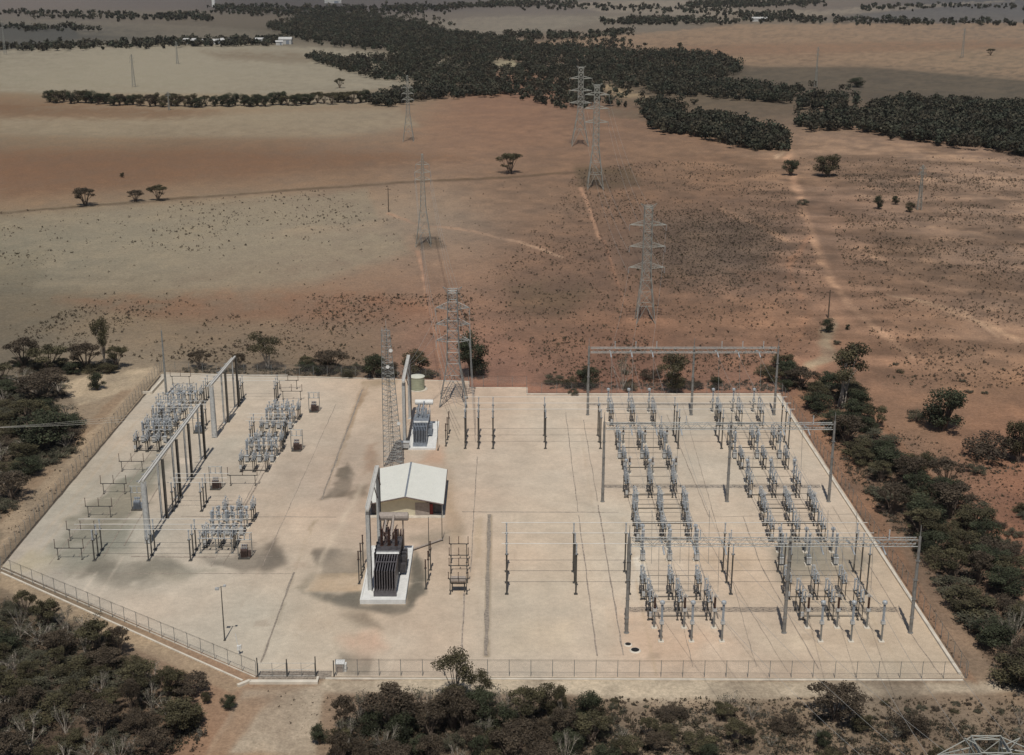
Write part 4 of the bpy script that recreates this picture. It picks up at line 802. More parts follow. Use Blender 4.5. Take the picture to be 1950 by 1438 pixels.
    trio(cur_trans, [x + 1.5 for x in xs], Yp(846), 'beyond the far breakers of the %s' % bn, 'ringed arrester of the %s phase', 'far arresters', hp=2.2, hi=1.0, name='surge_arrester', cat='surge arrester', ring=True, m='porc_brown')
    disconnector((xm + .1, Yp(806), .02), 'three phase disconnector under the far gantry in the %s' % bn, ph=4.4, L=4.2, hp=2.8, hi=1.9, group='disconnectors of the right yard', prong=1.0)
    trio(cur_trans, [x - .1 for x in xs], Yp(786), 'far row under the far gantry in the %s' % bn, 'current transformer of the %s phase', 'farthest current transformers', hp=2.6, hi=1.9)
# droppers hanging from the gantry wires
for bay, bn in (('A', 'left'), ('B', 'right')):
    for gi, (Y0, gn) in enumerate(((YF + 4, 'front'), (YF + 13.5, 'near'), (YM + 3.5, 'middle'), (YB - 3, 'far'))):
        for k, x in enumerate(PH[bay]):
            wire((x, Y0, GZ - .5), (x + .1, Y0 - .8, 4.9), -.0, 'thin vertical dropper of the %s phase in the %s bay by the %s gantry row' % (PHN[k], bn, gn), 'vertical wire droppers', r=.032, n=3, name='dropper_wire')
# ------------------------------------------------------------------ rigid busbars on posts
def bus(xs, x0, x1, Ys, h_, label, grp, sup='porc', r=.052, bent=0):
    t0 = None
    for i, Y in enumerate(Ys):
        t = thing('busbar', label % ('nearest', 'middle', 'farthest')[i], 'busbar', (x0, Y, 0), 0, grp)
        part('tube', None, lambda mb: mb.tube((0, 0, h_), (x1 - x0, 0, h_), r, n=8), 'alu', t)
        for x in xs:
            hs = h_ - 1.75
            part('support_post', 'bsp%g' % h_, lambda mb: pole_stand(mb, hs, .17), 'galv_dark', t, (x - x0, 0, 0))
            part('post_insulator', 'bpi%g' % h_, lambda mb: (mb.insul((0, 0, 0), 1.5, .13), mb.box((0, 0, 1.58), (.25, .2, .15))), sup, t, (x - x0, 0, hs))
def row3(y0, dy): return (y0, y0 + dy, y0 + 2 * dy)
bus((.8, 11.4, 19.6, 35.2, 44.0, 56.0), 0.0, 57.5, (185.6, 189.5, 193.4), 8.5, '%s of the three white tube busbars crossing the front of the right yard', 'front busbars')
bus((-7.2, -4.6, -1.7, 8.7, 19.6, 35.0, 43.6, 56.8), -7.6, 57.6, (248.4, 252.1, 255.9), 8.3, '%s of the three tube busbars crossing the far part of the right yard', 'far busbars')
def busleft(px0, px1, pyb, dY, h_, sup, label, grp):
    a = P(px0, pyb); b = P(px1, pyb)
    xs = [P(q, pyb).x for q in sup]
    bus(xs, a.x, b.x, (a.y, a.y + dY, a.y + 2 * dY), h_, label, grp, r=.045)
busleft(140, 472, 1068, 2.1, 5.5, (180, 283, 363), '%s of the three white tube busbars low on the front left of the yard', 'front left busbars')
busleft(322, 432, 974, 2.1, 5.5, (330, 384), '%s of the three tube busbars behind the front switchgear on the left', 'second row of left busbars')
busleft(470, 545, 848, 2.1, 5.2, (478, 538), '%s of the short tube busbars over the third switch group on the left', 'third row of left busbars')
busleft(290, 392, 822, 2.1, 5.2, (300, 385), '%s of the short tube busbars over the far left switch group', 'fourth row of left busbars')
busleft(380, 545, 768, 2.0, 5.2, (390, 457, 524), '%s of the tube busbars at the far end of the left yard', 'farthest left busbars')
# low portals with three insulators
def portal(px, py, label, wd=4.6, hp=2.0, hi=1.5, n=3, grp='low insulator frames on the left of the yard'):
    t = thing('insulator_frame', label, 'insulator frame', P(px, py), 0, grp)
    for s_ in (-1, 1): part('leg', 'pl%g' % hp, lambda mb: pole_stand(mb, hp, .09), 'galv_dark', t, (s_ * wd * .42, 0, 0))
    part('cross_beam', 'pb%g' % wd, lambda mb: mb.box((0, 0, .06), (wd + .2, .11, .11)), 'galv_dark', t, (0, 0, hp))
    for i in range(n): part('insulator', 'pi%g' % hi, lambda mb: mb.insul((0, 0, 0), hi, .08), 'porc_brown', t, ((i / (n - 1) - .5) * wd, 0, hp + .14))
for i, (x, y) in enumerate([(134, 1066), (156, 1030), (190, 985), (218, 941), (252, 898), (286, 858), (312, 812)]):
    portal(x, y, 'low frame of three grey insulators, %s from the front along the left fence' % ordn(i))
portal(549, 741, 'low frame of insulators at the back of the left yard beside the tall twin posts'); portal(556, 762, 'low frame of insulators just ahead of the rearmost one on the left'); portal(463, 925, 'low frame of insulators between the second and front switch groups', 5.4)
portal(345, 733, 'low frame of insulators behind the tall mast in the far left corner')
# switch groups of the left yard
def live_group(px, py, nm, back=True, n=3, w_=2.4):
    a = P(px, py); g = 'left yard ' 
    disconnector((a.x, a.y, .02), 'grey three phase disconnector at the front of the %s' % nm, ph=w_, L=2.4, hp=2.3, hi=1.1, group='disconnectors of the left yard', lean=.6, r=.12)
    for k in range(3): breaker((a.x + (k - 1) * w_ + .3, a.y + 4.2, .02), 'grey circuit breaker pole of the %s phase in the %s' % (PHN[k], nm), 'circuit breakers of the left yard', 1.4, 1.1, white=False)
    for k in range(3): cur_trans((a.x + (k - 1) * w_ + .7, a.y + 7.2, .02), 'slim current transformer of the %s phase in the %s' % (PHN[k], nm), group='current transformers of the left yard', hp=2.0, hi=1.1)
    if back: disconnector((a.x + 1.1, a.y + 10.8, .02), 'grey three phase disconnector at the back of the %s' % nm, ph=w_, L=2.4, hp=2.3, hi=1.2, group='disconnectors of the left yard', lean=.6, r=.12, prong=.5)
def tangle(px, py, lab):
    a = P(px, py); t = thing('arrester_rack', lab, 'arrester rack', (a.x, a.y, .02), 0, 'racks among the left switchgear')
    for y in (0, 2.2): 
        for s_ in (-2.6, 0, 2.6): part('leg', 'tgl', lambda mb: pole_stand(mb, 2.6, .12), 'galv', t, (s_, y, 0))
        part('cross_beam', 'tgb', lambda mb: (mb.box((0, 0, .07), (5.8, .16, .14)), mb.tube((-2.8, 0, 1.5), (2.8, 0, 1.5), .04, n=5)), 'cap', t, (0, y, 2.6))
        for i in range(6): part('insulator', 'tgi%d' % (i % 2), lambda mb: (mb.insul((0, 0, 0), 1.1 + .35 * (i % 2), .13), mb.box((0, 0, 1.2 + .35 * (i % 2)), (.3, .2, .15))), 'porc', t, (-2.5 + i, y, 2.7))
    part('side_beam', 'tgs', lambda mb: [mb.box((s_, 1.1, 2.55), (.12, 2.4, .12)) for s_ in (-2.6, 2.6)], 'galv', t)
for q, lab in (((432, 1018), 'rack of grey insulators inside the front left switch group'), ((412, 1054), 'rack of grey insulators at the front edge of the front left switch group'), ((498, 872), 'rack of grey insulators inside the switch group left of the control building'),
               ((534, 806), 'rack of grey insulators inside the far middle left switch group'), ((300, 842), 'rack of grey insulators by the left fence'), ((350, 772), 'rack of grey insulators at the rear of the far left corner'), ((322, 790), 'rack of grey insulators in the far left corner beside the wires')): tangle(*q, lab)
live_group(421, 1040, 'switch group nearest the front on the left')
live_group(485, 896, 'switch group left of the control building')
live_group(522, 831, 'switch group in the far middle of the left yard')
live_group(282, 858, 'switch group against the left fence', w_=2.2)
live_group(332, 800, 'switch group in the far left corner')
live_group(302, 826, 'switch group between the two far left ones', back=False, w_=2.2)
def small_tx(px, py, label, k=1.0, m='tank_brown'):
    t = thing('auxiliary_transformer', label, 'transformer', P(px, py), 0, 'small auxiliary transformers of the left yard')
    part('base', 'sxb', lambda mb: mb.box((0, 0, .12), (1.9, 1.5, .24)), 'galv_dark', t)
    part('tank', 'sxt' + m, lambda mb: (mb.box((0, 0, .95), (1.1, .8, 1.4)), [mb.box((-.45 + i * .18, -.55, .9), (.05, .35, 1.1)) for i in range(6)], mb.box((.85, 0, .8), (.4, .5, 1.0)), mb.lathe([(.18, -.5), (.18, .5)], (0, .5, 1.95), 8, 'x')), m, t)
    for i in range(3): part('bushing', 'sxi', lambda mb: mb.insul((0, 0, 0), .7, .1), 'porc', t, ((i - 1) * .35, 0, 1.65))
    part('frame', 'sxf', lambda mb: ([mb.bar((sx * 1.15, .6, 0), (sx * 1.15, .6, 4.2), .1) for sx in (-1, 1)], [mb.bar((-1.3, .6, z) , (1.3, .6, z), .1) for z in (2.9, 4.15)]), 'galv', t)
    for i in range(3): part('insulator', 'sxj', lambda mb: mb.insul((0, 0, 0), .9, .1), 'porc', t, ((i - 1) * .9, .6, 3.0))
small_tx(598, 784, 'small brown transformer under a frame at the far right of the left yard')
small_tx(565, 858, 'small brown transformer under a frame beside the third switch group')
small_tx(411, 931, 'small brown transformer under a frame near the foot of the long gantry')
small_tx(378, 824, 'small grey transformer under the far end of the near gantry span', m='tank_grey')
small_tx(262, 970, 'small grey transformer beside the first post of the long gantry', m='tank_grey')
small_tx(466, 1062, 'small dark transformer with frame at the front end of the left yard')
# structures by the dark transformer
portal(873, 1132, 'low steel frame of insulators nearest the front beside the dark transformer', 3.0, 2.6, 1.0, 3, 'frames right of the dark transformer')
t = thing('reactor', 'pale ribbed horizontal drum on a stand between posts right of the dark transformer', 'reactor', P(873, 1126))
part('drum', None, lambda mb: mb.lathe([(.45, -1.15)] + [(.5 + (.05 if i % 2 else 0), -1.1 + i * .2) for i in range(12)] + [(.45, 1.15)], (0, 0, 2.0), 14, 'x'), 'shutter', t)
part('stand', None, lambda mb: ([mb.bar((s_ * .95, y, 0), (s_ * .95, y, 1.6), .12) for s_ in (-1, 1) for y in (-.35, .35)], mb.box((0, 0, 1.5), (2.3, .9, .1))), 'galv_dark', t)
for i, (yy, nm) in enumerate(((1110, 'second'), (1092, 'third'), (1072, 'rearmost'))):
    portal(874, yy, '%s frame of insulators from the front beside the dark transformer' % nm, 3.0, 2.9 + .2 * i, 1.2, 3, 'frames right of the dark transformer')
for nm, pts, hh, lab in (('post_insulator_stand', [(811, 1122), (816, 1105), (820, 1086)], 3.6, 'pole with insulator beside the dark transformer bund'), ('post_insulator_stand', [(684, 1112), (688, 1096), (692, 1080)], 4.2, 'pole with insulator left of the dark transformer'),
                         ('post_insulator_stand', [(849, 850), (852, 838), (855, 826)], 3.4, 'pole with insulator right of the grey transformer bund')):
    for i, q in enumerate(pts):
        t = thing(nm, ('nearest ', 'middle ', 'farthest ')[i] + lab, 'insulator stand', P(*q), 0, 'single insulator poles')
        part('pole', 'pis%g' % hh, lambda mb: pole_stand(mb, hh, .13), 'galv_dark', t); part('insulator', 'pii', lambda mb: mb.insul((0, 0, 0), 1.4, .14), 'porc_brown', t, (0, 0, hh))
for q, hh, lab in (((834, 858), 6.5, 'thin grey pole beside the grey transformer'), ((817, 1060), 7.0, 'thin grey pole between the dark transformer and the insulator frames'), ((842, 1030), 6.5, 'thin pale pole standing before the red door of the building')):
    o = solo('thin_pole', lambda mb: (mb.tube((0, 0, 0), (0, 0, hh), .07, .05, n=6), mb.box((0, 0, .1), (.35, .35, .2))), M['galv_dark'], lab, 'pole', P(*q))
a, b = P(787, 1049), P(842, 1030)
tag(link(bpy.data.objects.new('pipe', MB().tube((a.x, a.y, .3), (b.x, b.y, .3), .14, n=8).mesh('pipe', M['shutter']))), 'pale pipe on the ground running from the dark transformer bund to a pole', 'pipe')

# flexible connections running from row to row above the switchgear
for bay, bn in (('A', 'left'), ('B', 'right')):
    for k, x in enumerate(PH[bay]):
        ys = [P(1000, q).y for q in (1222, 1172, 1136, 1068, 1046, 1026, 996, 942, 921, 874, 806, 786)]; zs = [5.9, 5.3, 4.9, 5.4, 4.4, 4.6, 5.1, 5.4, 4.6, 5.4, 5.5, 5.2]; dxs = [0, -.8, -1.3, 0, .35, 0, .1, -.3, .2, .1, .1, 0]
        mb = MB()
        for i in range(len(ys) - 1):
            a, b = Vector((x + dxs[i], ys[i], zs[i])), Vector((x + dxs[i + 1], ys[i + 1], zs[i + 1])); n = 6; pr = a
            for j in range(1, n + 1):
                f = j / n; q = a.lerp(b, f); q.z -= .35 * 4 * f * (1 - f) * min(1, (b - a).length / 8); mb.tube(pr, q, .04, n=5, caps=False); pr = q
        tag(link(bpy.data.objects.new('connecting_wire', mb.mesh('connecting_wire', M['wire']))), 'low slack wire linking the %s phase devices of the %s bay from front to back' % (PHN[k], bn), 'wire', 'wires linking the switchgear rows')
# ------------------------------------------------------------------ lattice towers
def tower(loc, hh, base, waist, top, arms, label, group='transmission towers on the land behind', th=.13, peaks=True, name='transmission_tower', zw=.42, rz=0, nb=11, stringm='cap', m='tower_pale'):
    t = thing(name, label, 'tower', loc, rz, group)
    def wid(z): f = z / hh; return (base + (waist - base) * (f / zw)) if f < zw else (waist + (top - waist) * ((f - zw) / (1 - zw)))
    def body(mb):
        zs = [0]; 
        while zs[-1] < hh: zs.append(min(hh, zs[-1] + max(1.5, wid(zs[-1]) * .95)))
        for a, b in zip(zs[:-1], zs[1:]):
            wa, wb = wid(a) / 2, wid(b) / 2; ca = [(-wa, -wa, a), (wa, -wa, a), (wa, wa, a), (-wa, wa, a)]; cb = [(-wb, -wb, b), (wb, -wb, b), (wb, wb, b), (-wb, wb, b)]
            for i in range(4):
                j = (i + 1) % 4; mb.bar(ca[i], cb[i], th * (1.15 if a < hh * .5 else .9))
                if a == 0:
                    m_ = [(cb[i][k] + cb[j][k]) / 2 for k in range(3)]; mb.bar(ca[i], m_, th * .7); mb.bar(ca[j], m_, th * .7)
                else: mb.bar(ca[i], cb[j], th * .55); mb.bar(ca[j], cb[i], th * .55)
                mb.bar(cb[i], cb[j], th * .6)
    part('lattice_body', None, body, m, t)
    for z, hl in arms:
        w2 = wid(z) / 2
        for s_ in (-1, 1):
            def arm(mb):
                tip = (s_ * hl, 0, z + .1)
                for y in (-w2, w2): mb.bar((s_ * w2, y, z), tip, th * .8); mb.bar((s_ * w2, y, z + 1.1), tip, th * .6)
                for k in range(1, 4):
                    f = k / 4; mb.bar((s_ * (w2 + (hl - w2) * f), -w2 * (1 - f), z), (s_ * (w2 + (hl - w2) * f), w2 * (1 - f), z), th * .45); mb.bar((s_ * (w2 + (hl - w2) * f), -w2 * (1 - f), z), (s_ * (w2 + (hl - w2) * f), -w2 * (1 - f), z + 1.1 * (1 - f)), th * .45)
            part('crossarm', None, arm, m, t)
            part('insulator_string', None, lambda mb: string(mb, (s_ * hl, 0, z), (s_ * hl, -.2, z - 1.5), 8), stringm, t)
    if peaks:
        def pk(mb):
            w2 = top / 2
            for s_ in (-1, 1): mb.bar((s_ * w2, 0, hh - 1), (s_ * (w2 + 1.1), 0, hh + .6), th * .7); mb.bar((s_ * w2, 0, hh), (s_ * (w2 + 1.1), 0, hh + .6), th * .7)
        [part('earth_wire_peak', None, (lambda mb, s_=s_: (mb.bar((s_ * top / 2, 0, hh - 1), (s_ * (top / 2 + 1.1), 0, hh + .6), th * .7), mb.bar((s_ * top / 2, 0, hh), (s_ * (top / 2 + 1.1), 0, hh + .6), th * .7))), m, t) for s_ in (-1, 1)]
    return t
T1 = P(1228, 612); tower(T1, 31, 4.9, 2.3, 2.0, [(14.6, 4.7), (20.2, 4.7), (25.9, 4.8)], 'pale green grey lattice tower with three crossarms standing on bare red soil behind the right gantry')
T2 = P(1133, 359); tower(T2, 42, 6.6, 2.4, 2.0, [(27, 5), (32.5, 5), (38, 5)], 'tall lattice tower with a wide base in the scrub, in front of the one at the forest edge', th=.17)
T3 = P(1104, 277); tower(T3, 38.5, 8.5, 2.6, 2.4, [(21, 5.6), (27, 5.6), (33, 5.6)], 'far lattice tower standing against the dark forest edge', th=.2)
T4 = P(778, 269); tower(T4, 33, 5.5, 1.9, .8, [(21, 3.0), (24, 3.0), (27, 2.8)], 'slender far lattice tower on the red paddock below the hedge of trees', th=.13, peaks=False)
T5 = P(807, 468); tower(T5, 30.5, 5.2, 1.8, .5, [(22, 2.6), (24.5, 2.6), (27, 2.2)], 'slender pale lattice tower on the grey green paddock above the water tank', th=.10, peaks=False)
T6 = P(864, 768); tower(T6, 25.5, 6.0, 2.7, 1.9, [(14.2, 3.6), (17.8, 3.6), (21.4, 3.6)], 'stout lattice tower with big base just behind the grey transformer at the back fence', th=.14, m='galv', zw=.35)
T7 = P(1890, 1400, 29.5); T7.z = 0
t7 = tower(T7, 28.6, 6.5, 2.6, 2.6, [(27.4, 4.6), (22.5, 4.6)], 'nearest lattice tower with only its wide top showing in the bottom right corner', th=.13)
for q, hh, b, lab in (((255, 166), 23, 2.2, 'very thin distant tower on the pale left paddock above the tree row'), ((338, 122), 19, 1.8, 'thin distant pole tower behind the tree row on the pale left paddock'), ((10, 104), 30, 2.4, 'thin distant tower at the left edge of the photo'), ((1832, 110), 26, 2.2, 'thin distant tower on the far right brown paddock'), ((1553, 166), 28, 1.8, 'thin distant tower on the dull strip left of the lone bush'), ((1750, 400), 17, 1.6, 'thin pale tower beside the three round bushes on the right'), ((322, 210), 11, 1.0, 'thin pale pole tower in front of the tree row')):
    tower(P(*q), hh, b, b * .6, .4, [(hh * .8, 1.6), (hh * .92, 1.2)], lab, group='thin distant towers', th=.10, peaks=False, stringm='galv')
# communications tower beside the building
C0 = P(747, 886)
t = thing('communications_tower', 'slim open lattice communications tower with small white dishes behind the building', 'tower', C0)
def ctow(mb):
    hh = 27.0; n = 26; B = [(-1.55, -.9), (2.2, -.9), (.3, 2.0)]; T_ = [(-1.35, -.5), (.2, -.5), (-.55, .8)]
    for i in range(n):
        a, b = i / n, (i + 1) / n; ca = [(p[0] + (q[0] - p[0]) * a, p[1] + (q[1] - p[1]) * a, hh * a) for p, q in zip(B, T_)]; cb = [(p[0] + (q[0] - p[0]) * b, p[1] + (q[1] - p[1]) * b, hh * b) for p, q in zip(B, T_)]
        for k in range(3):
            j = (k + 1) % 3; mb.bar(ca[k], cb[k], .10); mb.bar(ca[k], cb[j], .05); mb.bar(ca[j], cb[k], .05); mb.bar(cb[k], cb[j], .04)
part('lattice_body', None, ctow, 'galv', t)
for x, z in ((.35, 23.2), (1.5, 8.8), (-.3, 20.0)): part('dish', 'dish', lambda mb: mb.lathe([(.02, .2), (.2, .16), (.34, .02), (.36, -.06)], n=14, axis='y'), 'white', t, (x, -.8, z))
part('antenna', None, lambda mb: (mb.tube((-.5, 0, 27), (-.5, 0, 29), .03, n=5), mb.tube((-1.2, -.4, 25), (-1.2, -.4, 27.6), .04, n=5)), 'cap', t)
part('cable_ladder', None, lambda mb: ([mb.tube((-.1 + s_, -.95 , 0), (-.6 + s_ * .6, -.5, 26.5), .03, n=4) for s_ in (-.2, .2)]), 'galv_dark', t)
for q, hh, lab in (((740, 404), 9.2, 'dark wooden pole on the grey paddock left of the slender tower'), ((1577, 606), 7.8, 'dark wooden power pole beside the track on the red land right of the gantry')):
    t = thing('power_pole', lab, 'pole', P(*q), 0, 'wooden power poles'); part('pole', None, lambda mb: mb.tube((0, 0, 0), (0, 0, hh), .2, .14, n=8), 'wood', t); part('crossarm', None, lambda mb: mb.box((0, 0, hh - .6), (2.2, .12, .14)), 'wood', t)
def line(A, B, hs, label, grp, sag=6, xo=(0,), r=.025):
    for k, (ha, hb, xa, xb) in enumerate(hs):
        wire((A.x + xa, A.y, ha), (B.x + xb, B.y, hb), sag, label % ('left', 'right')[k % 2] + ', %s level' % ('lowest', 'middle', 'top')[k // 2], grp, r=r, n=16)
def six(z1, l1, z2, l2): return [(z1[k] - 1.5, z2[k] - 1.5, s_ * l1, s_ * l2) for k in range(3) for s_ in (-1, 1)]
line(T1, T2, six((14.6, 20.2, 25.9), 4.7, (27, 32.5, 38), 5), '%s wire between the near right tower and the tall tower in the scrub', 'power lines over the paddocks')
line(T6, T5, six((14.2, 17.8, 21.4), 3.6, (22, 24.5, 27), 2.5), '%s wire between the back fence tower and the slender tower', 'power lines over the paddocks')
for k in range(3):
    wire((T1.x + (k - 1) * 4.7, T1.y, 14 + k * 5), (PH['A'][k], YB + .5, GZ + .2), 2.5, '%s wire from the near right tower down to the far gantry' % PHN[k], 'power lines over the paddocks')
    wire((PH['B'][k], YF - .6, GZ + .2), (T7.x + (k - 1) * 4.4, T7.y, 26), 2.0, '%s wire from the front gantry towards the corner tower' % PHN[k], 'power lines at the front right')
    wire((PH['A'][k], YF - .6, GZ + .2), (T7.x + (k - 1) * 4.4, T7.y - .5, 21.5), 2.0, '%s wire from the left bay of the front gantry towards the corner tower' % PHN[k], 'power lines at the front right')
    a = P(383, 873); wire((a.x, a.y - k * 2.5, 10.6), (a.x - 90, a.y - 42 + k * 4, 22), 3, '%s wire leaving the long left gantry over the scrub' % ('first', 'second', 'third')[k], 'power lines over the left scrub', r=.016)
    wire((T6.x - 3.6, T6.y, 12.7 + 3.6 * k), (-20.7, 259 - 3 * k, 13.4), 1.2, '%s wire from the back fence tower to the frame beside the grey transformer' % ('lowest', 'middle', 'top')[k], 'wires at the back fence tower')
    for s_ in (-1, 1): wire((T6.x + s_ * 3.6, T6.y, 12.7 + 3.6 * k), (-7.2 + s_ * 1.6, 248.4 + 3.7 * k, 8.4), 1.0, '%s %s wire from the back fence tower down to the busbar posts' % (('left', 'right')[s_ > 0], ('lowest', 'middle', 'top')[k]), 'wires at the back fence tower', r=.03)
# ------------------------------------------------------------------ leaves and trees
def leafmesh(name, C, R, n, size, m, flat=1.0, tones=(.65, 1.5), seed=0, long=1.0):
    r = np.random.default_rng(seed); C = np.array(C, float); R = np.array(R, float)
    wgt = R[:, 0] * R[:, 1]; idx = r.choice(len(C), n, p=wgt / wgt.sum()); d = r.normal(size=(n, 3)); d /= np.linalg.norm(d, axis=1)[:, None]
    rad = r.random(n) ** .35; p = C[idx] + d * R[idx] * rad[:, None] * (1 + .12 * r.normal(size=(n, 1)))
    u = r.normal(size=(n, 3)); u[:, 2] *= .6; u /= np.linalg.norm(u, axis=1)[:, None]; v = np.cross(u, d + .7 * r.normal(size=(n, 3))); v /= np.linalg.norm(v, axis=1)[:, None] + 1e-9
    s = size * (.55 + .9 * r.random((n, 1))); a, b = u * s * long, v * s * .7
    V = np.stack([p - a, p - b * .8, p + a, p + b], 1).reshape(-1, 3); V[:, 2] = np.maximum(V[:, 2], .02)
    me = bpy.data.meshes.new(name); me.vertices.add(len(V)); me.vertices.foreach_set('co', V.astype(np.float32).ravel())
    me.loops.add(4 * n); me.loops.foreach_set('vertex_index', np.arange(4 * n, dtype=np.int32)); me.polygons.add(n)
    me.polygons.foreach_set('loop_start', np.arange(0, 4 * n, 4, dtype=np.int32)); me.polygons.foreach_set('loop_total', np.full(n, 4, np.int32)); me.update(calc_edges=True)
    ct = tones[0] + (tones[1] - tones[0]) * r.random(len(C)); tn = ct[idx] * (.75 + .5 * r.random(n)); tn = np.repeat(tn, 4)
    set_cols(me, np.stack([tn, tn, tn * .97], 1)); me.materials.append(M[m]); return me
def limbs(mb, C, R, fork, r0, n_tw=0, seed=0):
    rr = random.Random(seed)
    for c, q in zip(C, R):
        b = Vector((rr.uniform(-.06, .06), rr.uniform(-.06, .06), 0)); f = Vector((c[0] * .35, c[1] * .35, fork * rr.uniform(.7, 1.1))); e = Vector((c[0] * .95, c[1] * .95, c[2]))
        mb.tube(b, f, r0, r0 * .7, n=5); mb.tube(f, e, r0 * .7, r0 * .25, n=5)
        for _ in range(3 + n_tw):
            w_ = e + Vector((rr.uniform(-1, 1) * q[0] * .8, rr.uniform(-1, 1) * q[1] * .8, rr.uniform(-.3, .8) * q[2])); s_ = f.lerp(e, rr.uniform(.3, .9)); mb.tube(s_, w_, r0 * .3, r0 * .08, n=4)
TREE = {}
def mk(kind, i):
    """unit tree: 1 m tall, about 1 m wide, scaled when placed"""
    if (kind, i) in TREE: return TREE[(kind, i)]
    rr = random.Random(hash((kind, i)) % 1000 if False else {'mallee': 100, 'round': 200, 'shrub': 300, 'twiggy': 400, 'tall': 500}[kind] + i * 7); C = []; R = []
    if kind == 'mallee':
        for k in range(11):
            a = k * 2.4 + rr.random(); d = .40 * math.sqrt((k + .5) / 11); z = .83 - d * d * 1.1 + rr.uniform(-.07, .05); C.append((d * math.cos(a), d * math.sin(a), z)); s = rr.uniform(.10, .19); R.append((s, s, s * .6))
        for k in range(3): a = rr.random() * 6.3; C.append((.3 * math.cos(a), .3 * math.sin(a), rr.uniform(.35, .55))); R.append((.09, .09, .07))
        lf, sz, m, tm, r0 = 3200, .020, ('leaf_a', 'leaf_d')[i % 2], 'bark', .016
    elif kind == 'tall':
        for k in range(9):
            a = rr.random() * 6.3; z = rr.uniform(.45, .93); d = .36 * rr.random() ** .5 * (1.25 - z * .5); C.append((d * math.cos(a), d * math.sin(a), z)); s = rr.uniform(.12, .20); R.append((s, s, s * .62))
        lf, sz, m, tm, r0 = 3000, .017, 'leaf_a', 'bark_pale', .014
    elif kind == 'round':
        for k in range(20):
            a = k * 2.4 + rr.random(); z = rr.uniform(.22, .84); d = rr.uniform(.12, .38) * (1.12 - abs(z - .5)); C.append((d * math.cos(a), d * math.sin(a), z)); s = rr.uniform(.11, .21); R.append((s, s, s * .8))
        lf, sz, m, tm, r0 = 5200, .019, ('leaf_b', 'leaf_a', 'leaf_b')[i % 3], 'bark', .02
    elif kind == 'shrub':
        for k in range(15):
            a = k * 2.4 + rr.random(); d = .42 * math.sqrt((k + .5) / 15); C.append((d * math.cos(a), d * math.sin(a), rr.uniform(.2, .78) * (1 - d))); s = rr.uniform(.10, .2); R.append((s, s, s * 1.1))
        lf, sz, m, tm, r0 = 3000, .020, ('leaf_c', 'leaf_d', 'leaf_c', 'leaf_a')[i % 4], 'bark', .012
    else:
        for k in range(10):
            a = k * 2.4 + rr.random(); d = .42 * math.sqrt((k + .5) / 10); C.append((d * math.cos(a), d * math.sin(a), rr.uniform(.45, .9))); s = rr.uniform(.1, .16); R.append((s, s, s))
        lf, sz, m, tm, r0 = 420, .02, 'leaf_c', 'bark_pale', .011
    mb = MB(); limbs(mb, C, R, .3 if kind != 'tall' else .4, r0, 8 if kind == 'twiggy' else 1, i)
    TREE[(kind, i)] = (leafmesh('crown', C, R, lf, sz, m, seed=rr.randrange(9999)), mb.mesh('trunk', M[tm])); return TREE[(kind, i)]
NV = {'mallee': 4, 'tall': 3, 'round': 3, 'shrub': 4, 'twiggy': 2}
def tree(kind, X, Y, h_, wd, label, group=None, name=None):
    cr, tk = mk(kind, random.randrange(NV[kind])); nm = name or ('shrub' if kind in ('shrub', 'twiggy') else 'gum_tree')
    t = thing(nm, label, 'shrub' if nm == 'shrub' else 'tree', (X, Y, 0), random.uniform(0, 6.28), group); t.scale = (wd, wd, h_)
    for n_, me in (('crown', cr), ('trunk', tk)): COL.objects.link(o := bpy.data.objects.new(n_, me)); o.parent = t
    return t
def treep(kind, px, py, wpx, hpx, label, group=None):
    p = P(px, py); return tree(kind, p.x, p.y, hpx / (S(py) * CT), wpx / S(py), label, group)
